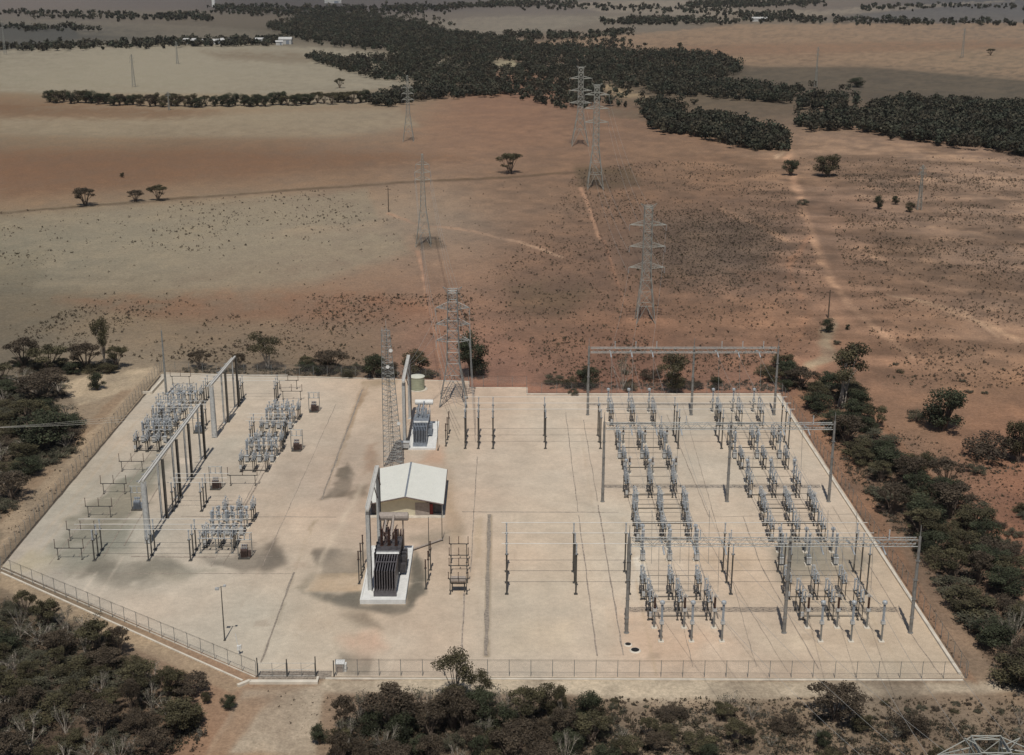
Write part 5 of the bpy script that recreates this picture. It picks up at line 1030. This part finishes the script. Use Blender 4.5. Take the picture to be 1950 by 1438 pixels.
# lone and nameable trees: kind, x, base y, width px, height px, label
for q in [
 ('mallee', 163, 392, 54, 36, 'largest of three dark spreading trees on the fence line of the left paddock'), ('mallee', 258, 384, 40, 22, 'low leaning tree, middle of the three on the left paddock fence line'),
 ('mallee', 302, 382, 40, 32, 'flat topped tree, right of the three on the left paddock fence line'), ('round', 233, 338, 11, 10, 'tiny round bush alone on the red band of the left paddock'),
 ('mallee', 972, 331, 52, 42, 'lone flat topped dark tree on the red paddock left of the towers'), ('mallee', 647, 168, 22, 20, 'lone small tree on the pale paddock above the hedge row'),
 ('round', 1575, 336, 58, 44, 'large dark green tree beside the track on the right'), ('round', 1506, 334, 38, 32, 'medium dark tree left of the large one beside the track'),
 ('round', 1673, 398, 24, 26, 'round dark bush, left of three on the right scrub land'), ('round', 1705, 390, 18, 18, 'small dark bush, farthest of the three on the right scrub land'), ('round', 1732, 404, 20, 20, 'round dark bush, right of the three on the right scrub land'),
 ('mallee', 1886, 106, 18, 14, 'tiny flat topped tree on the far right brown paddock'), ('round', 1294, 92, 12, 12, 'tiny tree on the far brown paddock above the forest'), ('round', 1632, 166, 40, 18, 'low wide bush alone on the dull strip at right'),
 ('round', 1795, 818, 112, 84, 'big round dark gum tree on the red soil right of the yard'), ('shrub', 1745, 802, 40, 40, 'dark bush at the left foot of the big round gum'), ('shrub', 1774, 884, 26, 28, 'small pale shrub below the big round gum on the red soil'),
 ('shrub', 1886, 872, 120, 66, 'wide grey green bush near the right edge of the photo'), ('round', 1938, 880, 60, 90, 'dark bush cut by the right edge of the photo'), ('shrub', 1858, 902, 40, 26, 'small brown shrub below the wide grey green bush'),
 ('round', 1943, 976, 20, 20, 'small dark bush on red soil at the right edge'),
 ('tall', 1602, 775, 120, 118, 'tallest leafy gum tree behind the far right corner of the yard'), ('round', 900, 716, 84, 82, 'dense dark round tree with flat base behind the back fence tower'),
 ('tall', 200, 698, 54, 98, 'thin tall gum with stacked small crowns at the far left'), ('round', 184, 742, 40, 34, 'small round gum standing on the pale track at the left'), ('mallee', 380, 702, 50, 36, 'small spreading gum behind the back fence right of the mast'),
 ('mallee', 455, 702, 34, 30, 'small gum behind the far end of the left gantry'), ('tall', 510, 702, 76, 74, 'tall narrow gum with leaning top behind the left yard'), ('mallee', 632, 708, 78, 42, 'wide low mallee behind the left yard'),
 ('round', 712, 718, 56, 48, 'dark green bush left of the communications tower'), ('round', 790, 712, 66, 46, 'dark green tree behind the water tank'), ('mallee', 585, 702, 38, 24, 'pale low bush behind the left yard'), ('shrub', 740, 716, 40, 36, 'dark shrub behind the communications tower'),
 ('shrub', 1054, 730, 40, 22, 'left bush of the low clump behind the far gantry'), ('round', 1118, 740, 56, 44, 'dark bush at the foot of the far gantry left post'), ('shrub', 1086, 738, 40, 26, 'middle bush of the low clump behind the far gantry'), ('shrub', 1092, 752, 24, 16, 'small round bush just outside the back fence'),
 ('twiggy', 1186, 742, 50, 76, 'thin pale leaning tree under the far gantry beam'), ('tall', 1276, 746, 84, 76, 'dark tall bush with ragged top under the far gantry beam'), ('round', 1284, 748, 50, 44, 'dense dark bush below the ragged one under the far gantry beam'), ('round', 1362, 744, 30, 30, 'small dark bush between the far gantry posts'),
 ('shrub', 1200, 744, 30, 20, 'low dark shrub at the foot of the thin leaning tree'), ('shrub', 1240, 722, 50, 26, 'olive bush behind the thin leaning tree'), ('shrub', 1320, 740, 40, 24, 'low olive bush left of the middle far gantry post'),
 ('round', 1577, 632, 32, 26, 'round green bush at the foot of the wooden power pole'), ('shrub', 1594, 656, 16, 14, 'small bush just right of the one under the power pole'), ('round', 1614, 628, 12, 11, 'tiny bush right of the power pole'), ('shrub', 1530, 390, 26, 14, 'low green bush on the track far right'), ('shrub', 1190, 712, 20, 12, 'low bush behind the far gantry'), ('round', 962, 1, 3, 3, 'speck of a tree'),
 ('tall', 868, 1334, 96, 112, 'tall two crowned gum tree standing before the front fence'), ('tall', 914, 1336, 58, 70, 'smaller gum with one round crown right of the two crowned gum'), ('mallee', 745, 1392, 118, 92, 'broad flat topped gum at the left end of the front thicket'),
 ('mallee', 862, 1390, 76, 86, 'gum with domed crown below the two crowned gum'), ('mallee', 1000, 1385, 84, 86, 'gum with wide crown in the middle of the front thicket'), ('tall', 1068, 1372, 28, 72, 'thin gum with tiny crown in the front thicket'), ('round', 609, 1416, 44, 40, 'single round bush beside the dirt road at the bottom'), ('round', 436, 1350, 36, 30, 'round dark bush right of the scrub by the dirt road'),
 ('round', 393, 1340, 22, 26, 'small dark bush left of the round one by the dirt road'), ('round', 333, 1322, 60, 48, 'olive bush at the right edge of the bottom left scrub'), ('round', 248, 1300, 36, 30, 'small round bush inside the bottom left scrub'), ('round', 350, 1388, 88, 56, 'wide dark bush near the dirt road in the bottom left scrub'),
 ('mallee', 1592, 1372, 124, 76, 'broad flat topped gum before the right end of the front fence'), ('mallee', 186, 1256, 78, 86, 'tall gum with pale trunk at the edge of the bottom left scrub'), ('mallee', 98, 1186, 52, 46, 'small domed gum in the bottom left scrub by the track'), ('shrub', 1730, 1396, 80, 66, 'dark bush right of the broad front gum'),
 ('mallee', 45, 700, 70, 60, 'spreading gum at the far left edge behind the scrub'), ('mallee', 95, 706, 90, 50, 'broad gum behind the left scrub'), ('mallee', 165, 704, 80, 54, 'gum with wide dark crown left of the thin tall gum'), ('mallee', 222, 702, 50, 46, 'small gum at the right end of the far left group'), ('mallee', 80, 764, 110, 54, 'wide flat topped gum over pale ground on the left'), ('round', 85, 852, 130, 74, 'large dark bush mass at the left beside the track'),
 ('twiggy', 1926, 1232, 70, 90, 'grey tree with pale bare trunk at the right edge'),
]:
    if q[5].startswith('speck'): continue
    treep(*q)
# ---- scattered zones of bush, each shrub its own object
def inpoly(x, y, poly): return sdist(np.array([x]), np.array([y]), poly)[0] < 0
def zone(poly, n, kinds, wr, hr, desc, where, group, sort='x', mind=.62):
    xs = [q[0] for q in poly]; ys = [q[1] for q in poly]; got = []; tries = 0
    while len(got) < n and tries < n * 60:
        tries += 1; x = random.uniform(min(xs), max(xs)); y = random.uniform(min(ys), max(ys))
        if not inpoly(x, y, poly): continue
        p = P(x, y); w_ = random.uniform(*wr)
        if any((p.x - g[0]) ** 2 + (p.y - g[1]) ** 2 < (mind * .5 * (w_ + g[2])) ** 2 for g in got): continue
        got.append((p.x, p.y, w_, x, y))
    got.sort(key=lambda g: g[3] if sort == 'x' else -g[4])
    for i, g in enumerate(got):
        k = random.choice(kinds); d = desc[k]
        tree(k, g[0], g[1], random.uniform(*hr) * (1.25 if k in ('mallee', 'tall') else .8 if k == 'shrub' else 1.0), g[2], '%s, %s from %s %s' % (d, ordn(i), 'the left' if sort == 'x' else 'the front', where), group)
D = {'shrub': 'low grey green shrub', 'round': 'dense dark bush', 'twiggy': 'bare twiggy grey bush', 'mallee': 'dark spreading mallee', 'tall': 'slim gum with small crown'}
zone([(0,1160),(60,1170),(200,1215),(240,1260),(300,1300),(370,1330),(380,1390),(290,1460),(0,1480)], 84, ['shrub', 'shrub', 'round', 'twiggy', 'twiggy', 'mallee', 'mallee'], (3.2, 6.6), (2.2, 4.2), D, 'in the bottom left scrub', 'bushes of the bottom left scrub')
zone([(655,1392),(700,1362),(900,1350),(1120,1358),(1140,1400),(1060,1478),(640,1478)], 52, ['shrub', 'round', 'mallee', 'mallee', 'round', 'twiggy'], (3.4, 6.0), (2.8, 4.8), D, 'in the thicket before the front fence', 'bushes of the front thicket')
zone([(1130,1345),(1500,1350),(1520,1390),(1960,1380),(1960,1480),(1130,1480)], 36, ['shrub', 'shrub', 'round', 'twiggy', 'mallee'], (2.0, 5.0), (1.4, 3.0), D, 'in the open scrub at the bottom right', 'bushes at the bottom right')
zone([(1120,1335),(1900,1335),(1940,1360),(1120,1362)], 16, ['shrub'], (.7, 1.8), (.4, .9), {'shrub': 'tiny grey tussock shrub'}, 'along the pale strip below the front fence', 'tiny shrubs on the pale strip')
zone([(1505,722),(1610,735),(1660,800),(1725,880),(1810,930),(1890,1010),(1930,1100),(1975,1170),(1985,1330),(1930,1322),(1875,1230),(1815,1130),(1755,1040),(1680,960),(1625,880),(1575,800),(1525,762)], 74, ['shrub', 'round', 'shrub', 'round', 'mallee', 'round'], (5.0, 9.6), (3.0, 5.4), D, 'in the long thicket outside the right fence', 'bushes outside the right fence', sort='y')
zone([(1440,705),(1500,700),(1530,745),(1490,748)], 6, ['shrub', 'round'], (4, 7), (2.5, 4.5), D, 'in the clump at the far right corner fence', 'bushes at the far right corner')
zone([(0,720),(120,728),(130,750),(80,775),(150,800),(150,850),(60,900),(0,985)], 38, ['shrub', 'shrub', 'round', 'twiggy', 'mallee'], (5.0, 9.0), (2.4, 4.2), D, 'in the scrub left of the dirt track', 'bushes of the left scrub', sort='y')
zone([(20,694),(240,690),(230,712),(20,712)], 10, ['shrub', 'round'], (4, 7), (2, 3.2), D, 'under the far left group of gums', 'low bushes under the far left gums')
zone([(560,700),(840,708),(830,722),(560,714)], 12, ['shrub', 'round'], (3, 6), (1.6, 3.0), D, 'in the low hedge behind the back fence', 'low bushes behind the back fence')
zone([(1630,690),(1950,700),(1950,760),(1850,760)], 5, ['shrub'], (1.2, 2.4), (.8, 1.4), D, 'on the open red land right of the yard', 'small shrubs on the red land')
zone([(1880,1000),(1950,960),(1950,1050),(1900,1040)], 6, ['shrub'], (2, 4), (1.2, 2.2), D, 'on the red soil by the right edge', 'shrubs at the right edge')
# hedge row of trees across the left paddock
HR = []
for seg in ((92, 380, 22), (392, 520, 10), (535, 700, 13)):
    for i in range(seg[2]):
        x = seg[0] + (seg[1] - seg[0]) * i / (seg[2] - 1) + random.uniform(-3, 3); HR.append((x, 194 + 9 * math.sin((x - 90) / 610 * 3.1) + random.uniform(-2, 2)))
HR.sort()
for i, (x, y) in enumerate(HR):
    p = P(x, y); tree(random.choice(['mallee', 'round', 'round']), p.x, p.y, random.uniform(6.5, 9.5), random.uniform(8, 12), '%s tree from the left in the dark row across the left paddock' % ordn(i), 'trees of the row across the left paddock')
# ------------------------------------------------------------------ far woods: too many to count, one object each
def wood(polys, n, label, hr=(3.0, 8.2), name='woodland', q=80, size=.62, seed=1):
    r = np.random.default_rng(seed); X = []; Y = []
    for poly, k in polys:
        w_ = [P(*c) for c in poly]; x0, x1 = min(v.x for v in w_), max(v.x for v in w_); y0, y1 = min(v.y for v in w_), max(v.y for v in w_)
        xx = r.uniform(x0, x1, k * 12); yy = r.uniform(y0, y1, k * 12); g = fbm(xx, yy, 40, 5 + seed, 3)
        px, py = inv(xx, yy); ok = (sdist(px + g * 30, py + g * 13, poly) < np.abs(r.normal(0, 3.0, k * 12)) - 1.5) & (fbm(xx, yy, 25, 8 + seed, 2) > -.28)
        for a, b, c_, _ in CLEAR: ok &= ~(((px - a) / c_) ** 2 + ((py - b) / (c_ * .3)) ** 2 < 1)
        ix = np.nonzero(ok)[0][:k]; X.append(xx[ix]); Y.append(yy[ix])
    X = np.concatenate(X); Y = np.concatenate(Y); m = len(X)
    hh = r.uniform(*hr, m); ww = hh * r.uniform(.42, .75, m); idx = np.repeat(np.arange(m), q); N = m * q
    cl = r.normal(size=(m, 6, 3)); cl[:, :, 2] *= .5; cid = r.integers(0, 6, N); off = cl[idx, cid]
    d = r.normal(size=(N, 3)); d /= np.linalg.norm(d, axis=1)[:, None]
    p = np.zeros((N, 3)); p[:, 0] = X[idx] + ww[idx] * (.32 * off[:, 0] + .38 * d[:, 0]); p[:, 1] = Y[idx] + ww[idx] * (.32 * off[:, 1] + .38 * d[:, 1]); p[:, 2] = hh[idx] * np.clip(.6 + .16 * off[:, 2] + .30 * d[:, 2], .04, 1.02)
    u = r.normal(size=(N, 3)); u /= np.linalg.norm(u, axis=1)[:, None]; v = np.cross(u, d + .5 * r.normal(size=(N, 3))); v /= np.linalg.norm(v, axis=1)[:, None] + 1e-9
    s = size * (.6 + .8 * r.random((N, 1))); V = np.stack([p - u * s, p - v * s * .8, p + u * s, p + v * s * .8], 1).reshape(-1, 3); V[:, 2] = np.maximum(V[:, 2], .05)
    me = bpy.data.meshes.new(name); me.vertices.add(len(V)); me.vertices.foreach_set('co', V.astype(np.float32).ravel()); me.loops.add(4 * N); me.loops.foreach_set('vertex_index', np.arange(4 * N, dtype=np.int32))
    me.polygons.add(N); me.polygons.foreach_set('loop_start', np.arange(0, 4 * N, 4, dtype=np.int32)); me.polygons.foreach_set('loop_total', np.full(N, 4, np.int32)); me.update(calc_edges=True)
    tt = r.uniform(.65, 1.5, m); tn = np.repeat(tt[idx] * (.8 + .4 * r.random(N)), 4); hue = np.repeat(r.uniform(.85, 1.2, m)[idx], 4)
    set_cols(me, np.stack([tn * hue, tn, tn * .95], 1)); me.materials.append(M['wood_mass'])
    return tag(link(bpy.data.objects.new(name, me)), label, 'woodland', kind='stuff')
CLEAR = [(965, 126, 30, 0), (846, 124, 16, 0), (1290, 128, 14, 0), (712, 72, 10, 0), (1640, 214, 26, 0), (1885, 262, 18, 0)]
wood([([(505,52),(640,30),(800,50),(850,66),(960,76),(1000,88),(1180,98),(1390,114),(1418,128),(1400,146),(1330,158),(1240,172),(1150,166),(1130,206),(1060,208),(990,184),(900,180),(790,190),(800,166),(700,150),(660,136),(640,118),(760,112),(740,100),(600,84)], 5200), ([(700,198),(760,186),(860,176),(960,172),(960,182),(900,182),(790,194),(720,204)], 260), ([(590,108),(660,122),(700,140),(660,138),(590,114)], 120), ([(1240,160),(1330,160),(1505,178),(1495,198),(1240,176)], 560), ([(1130,150),(1200,160),(1330,200),(1300,215),(1150,205)], 35), ([(1500,165),(1640,175),(1640,215),(1500,230)], 40), ([(930,60),(1230,85),(1230,95),(930,90)], 100), ([(560,25),(850,30),(860,60),(560,60)], 200)],
     0, 'dark forest filling the creek valley beyond the paddocks')
wood([([(1225,200),(1300,216),(1400,240),(1500,264),(1498,288),(1440,288),(1350,268),(1240,248)], 520)], 0, 'dark patch of woodland right of the two far towers', seed=3, q=120, size=.62)
wood([([(1520,242),(1600,224),(1650,210),(1700,196),(1800,204),(1960,206),(1960,300),(1880,282),(1800,278),(1640,252)], 1500), ([(1520,192),(1600,190),(1620,210),(1530,212)], 60)], 0, 'large dark woodland at the right edge of the land', seed=5, q=110, size=.66)
wood([([(0,24),(140,28),(410,36),(410,42),(140,34),(0,28)], 190), ([(300,30),(380,26),(400,42),(320,42)], 60), ([(300,80),(520,76),(560,84),(400,88),(0,98),(0,94),(200,86)], 330), ([(405,14),(700,18),(1050,4),(1100,8),(900,16),(640,34),(410,26)], 900), ([(0,52),(130,54),(200,62),(130,58),(0,56)], 70)],
     0, 'thin belts of dark trees among the farthest paddocks at left', seed=7, q=44, size=1.15)
wood([([(1310,10),(1400,6),(1560,4),(1560,9),(1400,16),(1320,17)], 420), ([(1140,42),(1260,36),(1410,42),(1400,50),(1160,50)], 230), ([(1410,28),(1490,24),(1560,40),(1960,46),(1960,50),(1560,46),(1410,40)], 300), ([(1640,18),(1800,10),(1960,14),(1960,17),(1800,14),(1640,22)], 110), ([(950,10),(1200,10),(1420,26),(1420,32),(1150,20),(950,14)], 200), ([(960,70),(1130,70),(1200,62),(1200,66),(1120,74),(960,76)], 110)],
     0, 'thin belts of dark trees among the farthest paddocks at right', seed=9, q=44, size=1.15)
# ------------------------------------------------------------------ dry tussocks on the paddocks
def tufts():
    r = np.random.default_rng(5); xs = []; ys = []; ss = []
    # polygon in survey coordinates, count, cluster threshold, size range
    for poly, n, thr, s0, s1 in [
        ([(1100,325),(1250,305),(1480,320),(1540,420),(1580,560),(1560,680),(1300,720),(1100,720),(900,700),(850,560),(960,500),(1050,400)], 5200, -.10, .22, .60),
        ([(1240,400),(1500,410),(1480,520),(1380,560),(1250,560)], 2600, -.3, .2, .5),
        ([(1560,330),(1950,340),(1950,740),(1700,740),(1620,560)], 4200, -.02, .22, .60),
        ([(1500,300),(1950,300),(1950,350),(1560,350)], 500, 0, .3, .7),
        ([(0,405),(400,380),(760,350),(760,480),(500,470),(0,520)], 520, .06, .25, .7),
        ([(0,410),(760,355),(1100,335),(1100,480),(800,520),(0,640)], 420, -.3, .2, .5),
        ([(200,560),(900,560),(900,700),(300,690),(20,640)], 1500, .04, .25, .65),
        ([(1000,640),(1500,640),(1500,735),(1040,735)], 600, 0, .25, .6),
        ([(0,1150),(300,1290),(400,1438),(0,1438)], 900, -.2, .15, .45), ([(640,1330),(1950,1330),(1950,1438),(640,1438)], 2600, -.1, .12, .42),
        ([(0,740),(160,780),(60,900),(0,960)], 500, -.2, .2, .5), ([(1600,780),(1950,900),(1950,1400),(1800,1120)], 1300, -.1, .15, .4), ([(240,745),(300,720),(10,1050),(0,980)], 120, 0, .12, .3),
        ([(500,1310),(700,1330),(640,1438),(600,1438)], 60, 0, .1, .25), ([(1500,756),(1540,760),(1860,1292),(1840,1290)], 160, 0, .12, .3)]:
        w_ = [P(*c) for c in poly]; x0, x1 = min(v.x for v in w_), max(v.x for v in w_); y0, y1 = min(v.y for v in w_), max(v.y for v in w_)
        n = int(n * 1.7); k = n * 6; xx = r.uniform(x0, x1, k); yy = r.uniform(y0, y1, k); px, py = inv(xx, yy)
        ok = (sdist(px, py, poly) < 0) & (fbm(xx, yy, 22, 31, 3) + .5 * fbm(xx, yy, 6, 41, 2) > thr + r.normal(0, .11, k)); ok &= sdist(px, py, YARD) > 3
        ix = np.nonzero(ok)[0][:n]; xs.append(xx[ix]); ys.append(yy[ix]); ss.append((s0 + (s1 - s0) * r.random(len(ix)) ** 3.4 * 1.5) * .8)
    X, Y, Sz = map(np.concatenate, (xs, ys, ss)); m = len(X); q = 9; idx = np.repeat(np.arange(m), q); N = m * q
    d = r.normal(size=(N, 3)); d[:, 2] = np.abs(d[:, 2]); d /= np.linalg.norm(d, axis=1)[:, None]
    p = np.stack([X[idx], Y[idx], np.zeros(N)], 1) + d * Sz[idx][:, None] * np.array([.72, .72, 1.15]) * (.5 + .5 * r.random((N, 1)))
    u = r.normal(size=(N, 3)); u /= np.linalg.norm(u, axis=1)[:, None]; v = np.cross(u, d); v /= np.linalg.norm(v, axis=1)[:, None] + 1e-9; s = Sz[idx][:, None] * .45
    V = np.stack([p - u * s, p - v * s, p + u * s], 1).reshape(-1, 3); V[:, 2] = np.maximum(V[:, 2], .01)
    me = bpy.data.meshes.new('dry_tussocks'); me.vertices.add(len(V)); me.vertices.foreach_set('co', V.astype(np.float32).ravel()); me.loops.add(3 * N); me.loops.foreach_set('vertex_index', np.arange(3 * N, dtype=np.int32))
    me.polygons.add(N); me.polygons.foreach_set('loop_start', np.arange(0, 3 * N, 3, dtype=np.int32)); me.polygons.foreach_set('loop_total', np.full(N, 3, np.int32)); me.update(calc_edges=True)
    base = np.array([.095, .072, .048]) * (.6 + .9 * r.random((m, 1))); base[:, 1] *= r.uniform(.92, 1.12, m); set_cols(me, np.repeat(base[idx], 3, 0)); me.materials.append(M['tuft'])
    tag(link(bpy.data.objects.new('dry_tussocks', me)), 'small dark dry tussocks dotted over the paddocks and bare soil', 'tussocks', kind='stuff')
tufts()
def undergrowth():
    r = np.random.default_rng(15); xs = []; ys = []
    for poly, n in [([(0,1140),(60,1165),(200,1215),(240,1260),(300,1300),(380,1330),(390,1400),(290,1460),(0,1480)], 1150), ([(650,1375),(700,1345),(900,1340),(1120,1345),(1150,1400),(1060,1478),(630,1478)], 900),
                    ([(1130,1348),(1500,1352),(1950,1390),(1950,1478),(1130,1478)], 900), ([(1505,722),(1600,740),(1650,800),(1720,880),(1800,930),(1880,1020),(1920,1120),(1970,1190),(1970,1330),(1915,1325),(1850,1230),(1790,1130),(1730,1040),(1655,960),(1600,880),(1550,800)], 1250),
                    ([(0,715),(120,728),(140,750),(90,775),(165,800),(160,850),(60,905),(0,990)], 800), ([(350,700),(840,708),(830,724),(350,712)], 260), ([(1040,725),(1480,725),(1480,745),(1040,742)], 260), ([(1830,860),(1950,850),(1950,900),(1850,905)], 90)]:
        w_ = [P(*c) for c in poly]; x0, x1 = min(v.x for v in w_), max(v.x for v in w_); y0, y1 = min(v.y for v in w_), max(v.y for v in w_)
        xx = r.uniform(x0, x1, n * 6); yy = r.uniform(y0, y1, n * 6); px, py = inv(xx, yy); ok = (sdist(px, py, poly) < 0) & (sdist(px, py, YARD) > 3) & (fbm(xx, yy, 9, 71, 3) > -.12)
        ix = np.nonzero(ok)[0][:n]; xs.append(xx[ix]); ys.append(yy[ix])
    X, Y = np.concatenate(xs), np.concatenate(ys); m = len(X); Sz = .35 + .75 * r.random(m) ** 1.6; q = 30; idx = np.repeat(np.arange(m), q); N = m * q
    d = r.normal(size=(N, 3)); d[:, 2] = np.abs(d[:, 2]); d /= np.linalg.norm(d, axis=1)[:, None]
    p = np.stack([X[idx], Y[idx], np.zeros(N)], 1) + d * Sz[idx][:, None] * np.array([1, 1, .8]) * (.3 + .7 * r.random((N, 1)))
    u = r.normal(size=(N, 3)); u /= np.linalg.norm(u, axis=1)[:, None]; v = np.cross(u, d); v /= np.linalg.norm(v, axis=1)[:, None] + 1e-9; s = .13 * (.6 + .9 * r.random((N, 1)))
    V = np.stack([p - u * s, p - v * s, p + u * s], 1).reshape(-1, 3); V[:, 2] = np.maximum(V[:, 2], .01)
    me = bpy.data.meshes.new('undergrowth'); me.vertices.add(len(V)); me.vertices.foreach_set('co', V.astype(np.float32).ravel()); me.loops.add(3 * N); me.loops.foreach_set('vertex_index', np.arange(3 * N, dtype=np.int32))
    me.polygons.add(N); me.polygons.foreach_set('loop_start', np.arange(0, 3 * N, 3, dtype=np.int32)); me.polygons.foreach_set('loop_total', np.full(N, 3, np.int32)); me.update(calc_edges=True)
    pal = np.array([(.060, .055, .034), (.105, .095, .070), (.080, .060, .042), (.14, .125, .10)])[r.choice(4, m, p=(.38, .3, .22, .1))]; set_cols(me, np.repeat((pal * r.uniform(.7, 1.3, (m, 1)))[idx], 3, 0)); me.materials.append(M['tuft'])
    tag(link(bpy.data.objects.new('undergrowth', me)), 'low tangled scrub and dry litter between the larger bushes', 'undergrowth', kind='stuff')
undergrowth()
# ------------------------------------------------------------------ farm sheds far off
def shed(px, py, wd, dp, hh, label, m='white'):
    t = thing('farm_shed', label, 'shed', P(px, py), random.uniform(-.2, .2), 'white farm sheds among the far trees')
    part('wall', None, lambda mb: mb.box((0, 0, hh / 2), (wd, dp, hh)), 'shed_white', t)
    part('roof', None, lambda mb: mb.add([(-wd / 2 - .4, -dp / 2 - .5, hh + .01), (wd / 2 + .4, -dp / 2 - .5, hh + .01), (wd / 2 + .4, dp / 2 + .5, hh + .01), (-wd / 2 - .4, dp / 2 + .5, hh + .01), (-wd / 2 - .4, 0, hh + dp * .22), (wd / 2 + .4, 0, hh + dp * .22)], [(0, 1, 5, 4), (2, 3, 4, 5), (1, 2, 5), (3, 0, 4), (3, 2, 1, 0)]), 'shed_white', t)
    part('door', None, lambda mb: mb.box((wd * .2, -dp / 2 - .06, hh * .4), (wd * .25, .1, hh * .75)), 'tank_grey', t)
shed(362, 84, 13, 9, 4, 'small white farm shed at the left end of the far farm'); shed(408, 84, 24, 8, 3.5, 'long low white farm shed in the middle of the far farm'); shed(432, 82, 12, 8, 3.5, 'second low white shed right of the long one'); shed(494, 82, 9, 7, 4, 'small white shed between the long shed and the bright one')
shed(544, 84, 13, 10, 5, 'bright white farm shed at the right end of the far farm'); shed(532, 86, 7, 6, 3.5, 'small pale shed just left of the bright one'); shed(634, 6, 30, 14, 5, 'pale far shed at the top of the photo'); shed(1446, 41, 20, 9, 4, 'pale far shed beside the tree belt at the top right')
solo('grain_silo', lambda mb: mb.lathe([(3, 0), (3, 16), (2.4, 17.5), (0, 18.5)], n=16), M['white'], 'bright white silo at the top edge of the photo', 'silo', P(407, 13))
# the air between here and the far hills
hz = MB().box((0, 7600, 59), (16000, 16600, 122)).mesh('haze', M['white']); hz.materials.clear()
m = bpy.data.materials.new('haze'); m.use_nodes = True; n = m.node_tree; n.nodes.remove(n.nodes['Principled BSDF']); v = n.nodes.new('ShaderNodeVolumePrincipled')
v.inputs['Color'].default_value = (.86, .86, .88, 1); v.inputs['Density'].default_value = HAZE = 0.00003; n.links.new(v.outputs[0], n.nodes['Material Output'].inputs['Volume']); hz.materials.append(m)
tag(link(bpy.data.objects.new('haze', hz)), kind='stuff')

for o in bpy.data.objects:
    if o.get('label') and len(o['label'].split()) > 16: print('LONG', len(o['label'].split()), o['label'])
